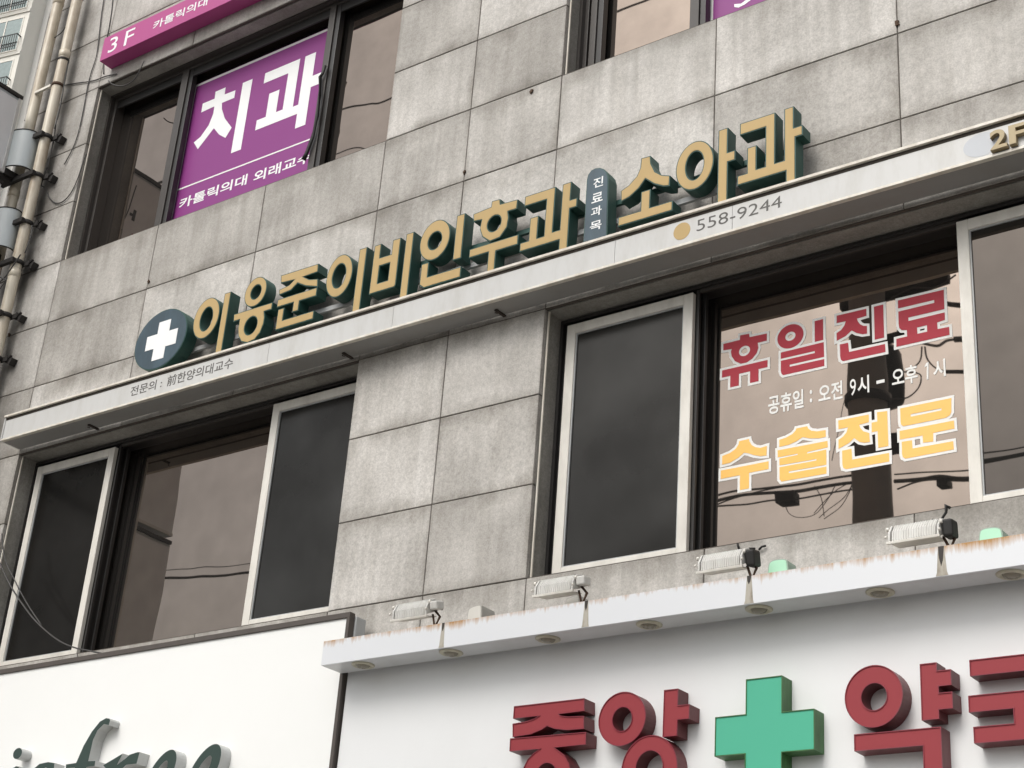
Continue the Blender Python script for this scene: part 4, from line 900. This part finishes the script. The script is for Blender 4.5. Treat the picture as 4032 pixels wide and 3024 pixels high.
cable('q3', [(345,295),(360,330),(400,365),(450,360),(510,300),(560,200),(600,80),(625,10)], 'thin cable looping up the edge of the third-floor window')
cable('r1', [(590,440),(620,462),(680,465),(740,420),(785,330)], 'thin cable drooping below the magenta sign box', y=-0.05)
cable('q2', [(480,372),(540,330),(585,290),(620,220),(640,140),(655,60)], 'thin cable curling between the two cream downpipes', y=-0.10)
cable('r7', [(0,320),(60,450),(160,600),(240,690),(340,770),(430,810),(520,830),(620,850)], 'slack grey cable lying across the second-floor sash by the brown frame', ys_=[-0.05,-0.06,-0.08,-0.10,-0.12,-0.14,-0.17,-0.19], rad=0.006)
cable('r7', [(10,150),(30,300),(90,430),(160,560),(240,680)], 'thin grey cable hanging in front of the screened second-floor sash', y=-0.06, rad=0.005)

cable('q3', [(0,940),(40,900),(75,850),(110,800),(150,740)], 'dark cable slung under the lower iron brackets to the pipe', y=-0.22, rad=0.007)
cable('q3', [(0,905),(25,915),(45,930),(20,960),(0,990)], 'short looped cable end by the lower downpipe bracket', y=-0.25, rad=0.006)
cable('q3', [(355,40),(340,110),(300,230),(318,250)], 'short dark cable dropping behind the downpipe under the upper bracket', y=-0.05, rad=0.006)
cable('q3', [(232,530),(228,600),(205,670),(180,730)], 'dark cable hugging the downpipe between two iron brackets', y=-0.10, rad=0.006)
cable('q2', [(520,1170),(505,1280),(480,1400),(440,1570)], 'thin cable running down beside the downpipe to the iron bracket', y=-0.06, rad=0.006)
cable('q2', [(735,100),(690,300),(640,560),(600,780),(560,1000),(510,1200)], 'thin cable clipped down the shaded side of the downpipe', y=-0.09, rad=0.007)

# ------------------------------------------------------------------ apartment tower behind, top left
ap = thing('apartment_tower', (-60, 33, 0), 'cream apartment tower with balcony windows beyond the building corner', 'building')
ang = math.radians(13); O = onY(*px('q2', 285, 100), 33.0); u = Vector((math.cos(ang), math.sin(ang), 0)); n_ = Vector((-math.sin(ang), math.cos(ang), 0))
def ab(m, a0, a1, d0, d1, z0, z1):
    P = [Vector((O[0], 33.0, 0)) + u*a + n_*d for a, d in ((a0, d0), (a1, d0), (a1, d1), (a0, d1))]
    vs = [(p.x, p.y, z) for z in (z0, z1) for p in P]
    return m.add(vs, [(0,3,2,1),(4,5,6,7),(0,1,5,4),(1,2,6,5),(2,3,7,6),(3,0,4,7)])
link_mesh('front_wall', ab(MB(), -16, 0, 0, 12, 0, 78), APT, ap)
link_mesh('side_wing', ab(MB(), 0.001, 3.2, 1.0, 12, 0, 78), APT2, ap)
ztop = onY(*px('q2', 235, 165), 33.0)[2]
for k in range(-6, 6):
    zt_ = ztop + 2.79*k
    if zt_ < 44 or zt_ > 66: continue
    for a1 in (-0.30, -4.6):
        a0 = a1-3.3
        wn = link_mesh('window', ab(ab(ab(ab(ab(MB(), a0, a0+.07, -0.03, 0.02, zt_-2.2, zt_), a1-.07, a1, -0.03, .02, zt_-2.2, zt_), (a0+a1)/2+.45, (a0+a1)/2+.53, -.03, .02, zt_-2.2, zt_-.07), a0+.07, a1-.07, -.03, .02, zt_-.07, zt_), a0+.07, a1-.07, -.03, .02, zt_-2.2, zt_-2.13), APT, ap)
        link_mesh('pane', ab(MB(), a0+.07, a1-.07, -0.012, -0.002, zt_-2.13, zt_-.07), APG, wn)
        rl = MB(); ab(rl, a0-.1, a1+.1, -0.34, -0.30, zt_-1.38, zt_-1.33); ab(rl, a0-.1, a1+.1, -0.34, -0.30, zt_-2.16, zt_-2.11); ab(rl, a0-.1, a0-.05, -0.34, 0, zt_-1.38, zt_-1.33); ab(rl, a1+.05, a1+.1, -0.34, 0, zt_-1.38, zt_-1.33)
        for b in np.linspace(a0-.1, a1+.07, 24): ab(rl, b, b+.03, -0.335, -0.305, zt_-2.11, zt_-1.38)
        link_mesh('balcony_rail', rl, RAIL, ap)
        link_mesh('floor_band', ab(MB(), a0-.3, a1+.3, -0.06, 0.0-.0005, zt_-2.5, zt_-2.32), APT, ap)
    zn = zt_-0.75
    wn = link_mesh('window', ab(MB(), 1.55, 2.05, 0.96, 0.999, zn-2.1, zn), RAIL, ap)
    link_mesh('pane', ab(MB(), 1.62, 1.98, 0.945, 0.9595, zn-2.03, zn-.07), APG, wn)
    link_mesh('balcony_rail', ab(ab(MB(), 1.4, 2.2, 0.72, 0.76, zn-1.3, zn-1.25), 1.4, 2.2, 0.72, 0.76, zn-2.1, zn-2.05), RAIL, ap)

# ------------------------------------------------------------------ across the pavement: what the panes mirror
PYL = -5.0
tp = thing('utility_pole', (0.395, PYL, 0.13), 'concrete utility pole with steel arms, seen mirrored behind the red and amber letters', 'pole')
link_mesh('shaft', MB().tube([(0.395, PYL, z) for z in np.linspace(0.13, 11.5, 8)], [0.21-0.006*k for k in range(8)], 20), POLE, tp)
for z, hw in ((9.55, 0.75), (9.05, 0.6)):
    link_mesh('cross_arm', MB().box(0.395-hw*0.5, 0.395+hw, PYL-0.25, PYL-0.17, z, z+0.08), IRON, tp)
    for x in (-0.3*hw, 0.45*hw, 0.9*hw): link_mesh('insulator', MB().lathe([(0.02, 0), (0.05, 0.02), (0.035, 0.05), (0.05, 0.08), (0.03, 0.12), (0.01, 0.13)], (0.395+x, PYL-0.21, z+0.08), 10), GREYBOX, tp)
link_mesh('transformer_case', MB().lathe([(0.05, 0), (0.19, 0.02), (0.19, 0.5), (0.16, 0.55), (0.02, 0.57)], (0.36, PYL-0.42, 8.55), 18), IRON, tp)
link_mesh('pole_band', MB().lathe([(0.19, 0), (0.21, 0.01), (0.21, 0.09), (0.19, 0.1), (0.18, 0.1)], (0.395, PYL, 8.35), 20), IRON, tp)
link_mesh('meter_box', MB().box(0.53, 0.68, PYL-0.16, PYL+0.02, 7.86, 8.02), IRON, tp, 0.01)
def spline(P):
    q = [Vector(v) for v in P]; out = []
    for i in range(len(q)-1):
        p0, p1, p2, p3 = q[max(i-1, 0)], q[i], q[i+1], q[min(i+2, len(q)-1)]
        for k in range(6):
            t = k/6; out.append(0.5*((2*p1)+(p2-p0)*t+(2*p0-5*p1+4*p2-p3)*t*t+(3*p1-p0-3*p2+p3)*t**3))
    return out + [q[-1]]
def mwire(r, l, rad, lab, ext=(0, 0), g=0.325, y=PYL, nm='overhead_cable', grp='overhead cables along the street'):
    P = [refl(*px(r, a, b), y, g) for a, b in l]
    if ext[0]: P = [P[0] + np.array([-ext[0]*k, 0, 0]) for k in (1, .4, .12)] + P
    if ext[1]: P = P + [P[-1] + np.array([ext[1]*k, 0, 0]) for k in (.12, .4, 1)]
    tag(link_mesh(nm, MB().tube(spline(P), rad*0.68, 6), WIRE), lab, 'cable', grp)
LB_ = 'black overhead street cable mirrored in a window pane'
DL_ = iter(['drop cable rising thickest from pole band to the middle cable joint', 'drop cable bowing down from pole band to the lowest cable joint', 'short drop cable bending back to the pole below its band', 'drop cable making a round loop below the opening hours line', 'drop cable climbing over the pole top behind the red letters', 'thin stay wire slanting from the pole behind the amber letters'])
for l, rd in (([(1560,840),(1640,852),(1700,820),(1790,806)], .016), ([(1580,860),(1592,925),(1660,985),(1790,1000)], .011), ([(1565,860),(1550,930),(1490,985)], .010),
              ([(1350,1160),(1460,1160),(1530,1110),(1553,1040),(1530,1000),(1400,1000)], .011), ([(1370,560),(1500,500),(1640,500),(1760,440)], .012), ([(1120,1130),(1080,1260),(1040,1420),(1015,1540)], .006)):
    mwire('r6', l, rd, next(DL_), nm='drop_cable', grp='drop cables at the pole')
JL_ = iter(['topmost black cable joint beside the utility pole', 'middle and thickest black cable joint beside the utility pole', 'lowest black cable joint, level with the opening hours line'])
for l, rd in (([(1690,590),(1740,604),(1900,612)], .034), ([(1740,812),(1800,806),(1900,800)], .036), ([(1690,998),(1760,1002),(1900,1008)], .030)):
    mwire('r6', l, rd, next(JL_), nm='cable_joint', grp='cable joints at the pole')
for l, rd in (([(275,105),(450,62),(640,40),(1120,-40)], .016), ([(270,135),(480,88),(700,62),(1120,0)], .022), ([(280,152),(500,140),(690,105),(1120,40)], .012), ([(275,160),(420,110),(560,70),(760,20)], .01)):
    mwire('q1', l, rd, {.016: 'uppermost overhead cable reaching the pole above the splice box', .022: 'thickest overhead cable reaching the pole above the splice box', .012: 'overhead cable running through the splice box under the amber letters', .01: 'thin overhead wire crossing the thicker cables under the amber letters'}[rd], (3.2, 0))
for l, rd in (([(960,1395),(1400,1380),(1700,1350),(2150,1372)], .028), ([(960,1290),(1450,1275),(2140,1255)], .010), ([(1010,1530),(1300,1425),(1600,1390),(2150,1400)], .013)):
    mwire('S4', l, rd, {.028: 'thickest overhead cable running from the pole past a splice box', .010: 'thin overhead wire running above the thickest cable at the pole', .013: 'sagging overhead cable running under the thickest cable at the pole'}[rd], (0, 6))
for l in ([(720,115),(740,180),(800,205),(900,190),(960,120),(1010,20)], [(1110,10),(1060,90),(980,160),(930,210)], [(1100,0),(1000,60),(900,180)], [(900,20),(940,90),(960,200)], [(1115,5),(1090,60),(1040,150),(960,215)]):
    mwire('q1', l, .006, 'thin slack cable in the tangle under the utility pole', nm='slack_cable', grp='slack cables at the pole')
for r, x0, y0, x1, y1, lb in (('q1', 690, 70, 790, 118, 'black splice box hung on the overhead cables beside the amber letters'), ('S4', 1690, 1420, 1845, 1505, 'black splice box hung on the overhead cables beyond the pole')):
    a, b = refl(*px(r, x0, y0), PYL), refl(*px(r, x1, y1), PYL)
    tag(link_mesh('splice_box', MB().box(min(a[0], b[0]), max(a[0], b[0]), PYL-.06, PYL+.06, min(a[2], b[2]), max(a[2], b[2])), BLACK, bevel=0.01), lb, 'box')
mwire('r7', [(700,428),(860,418),(1090,402),(1430,382)], .026, 'thick overhead cable mirrored in the pane above the brown framed sign', (8, 2)); mwire('r7', [(700,380),(870,367),(1100,348),(1440,322)], .008, 'thin overhead wire mirrored in the pane above the brown framed sign', (8, 2))
mwire('r1', [(1790,630),(1900,590),(2010,562),(2125,543)], .020, 'thicker overhead cable mirrored in the pane beside the purple poster', (12, 12), 0.285); mwire('r1', [(1760,866),(1850,835),(1950,810),(2060,800)], .012, 'thinner overhead cable mirrored low in the pane beside the purple poster', (12, 12), 0.285)
# a low house over the road
a, b = refl(*px('q1', 275, 182), -17.0), refl(*px('q1', 590, 262), -17.0)
hs2 = thing('low_house', ((a[0]+b[0])/2-2, -20, 0), 'low dark-roofed house across the road, mirrored low in the lettered pane', 'building')
link_mesh('wall', MB().box(a[0]-2.5, b[0]-0.6, -24, -17.4, 0, b[2]-0.5), CORE, hs2)
rfm = MB(); z1, z2 = b[2]-0.45, a[2]
rfm.add([(a[0]-3, -17, z2-.9), (b[0], -17, z1), (b[0], -24.4, z1), (a[0]-3, -24.4, z2-.9), (a[0]-3, -20.5, z2+.5), (b[0]-.4, -20.5, z1+1.0)], [(0, 1, 5, 4), (2, 3, 4, 5), (1, 2, 5), (3, 0, 4), (0, 3, 2, 1)])
link_mesh('roof', rfm, BROWN, hs2)
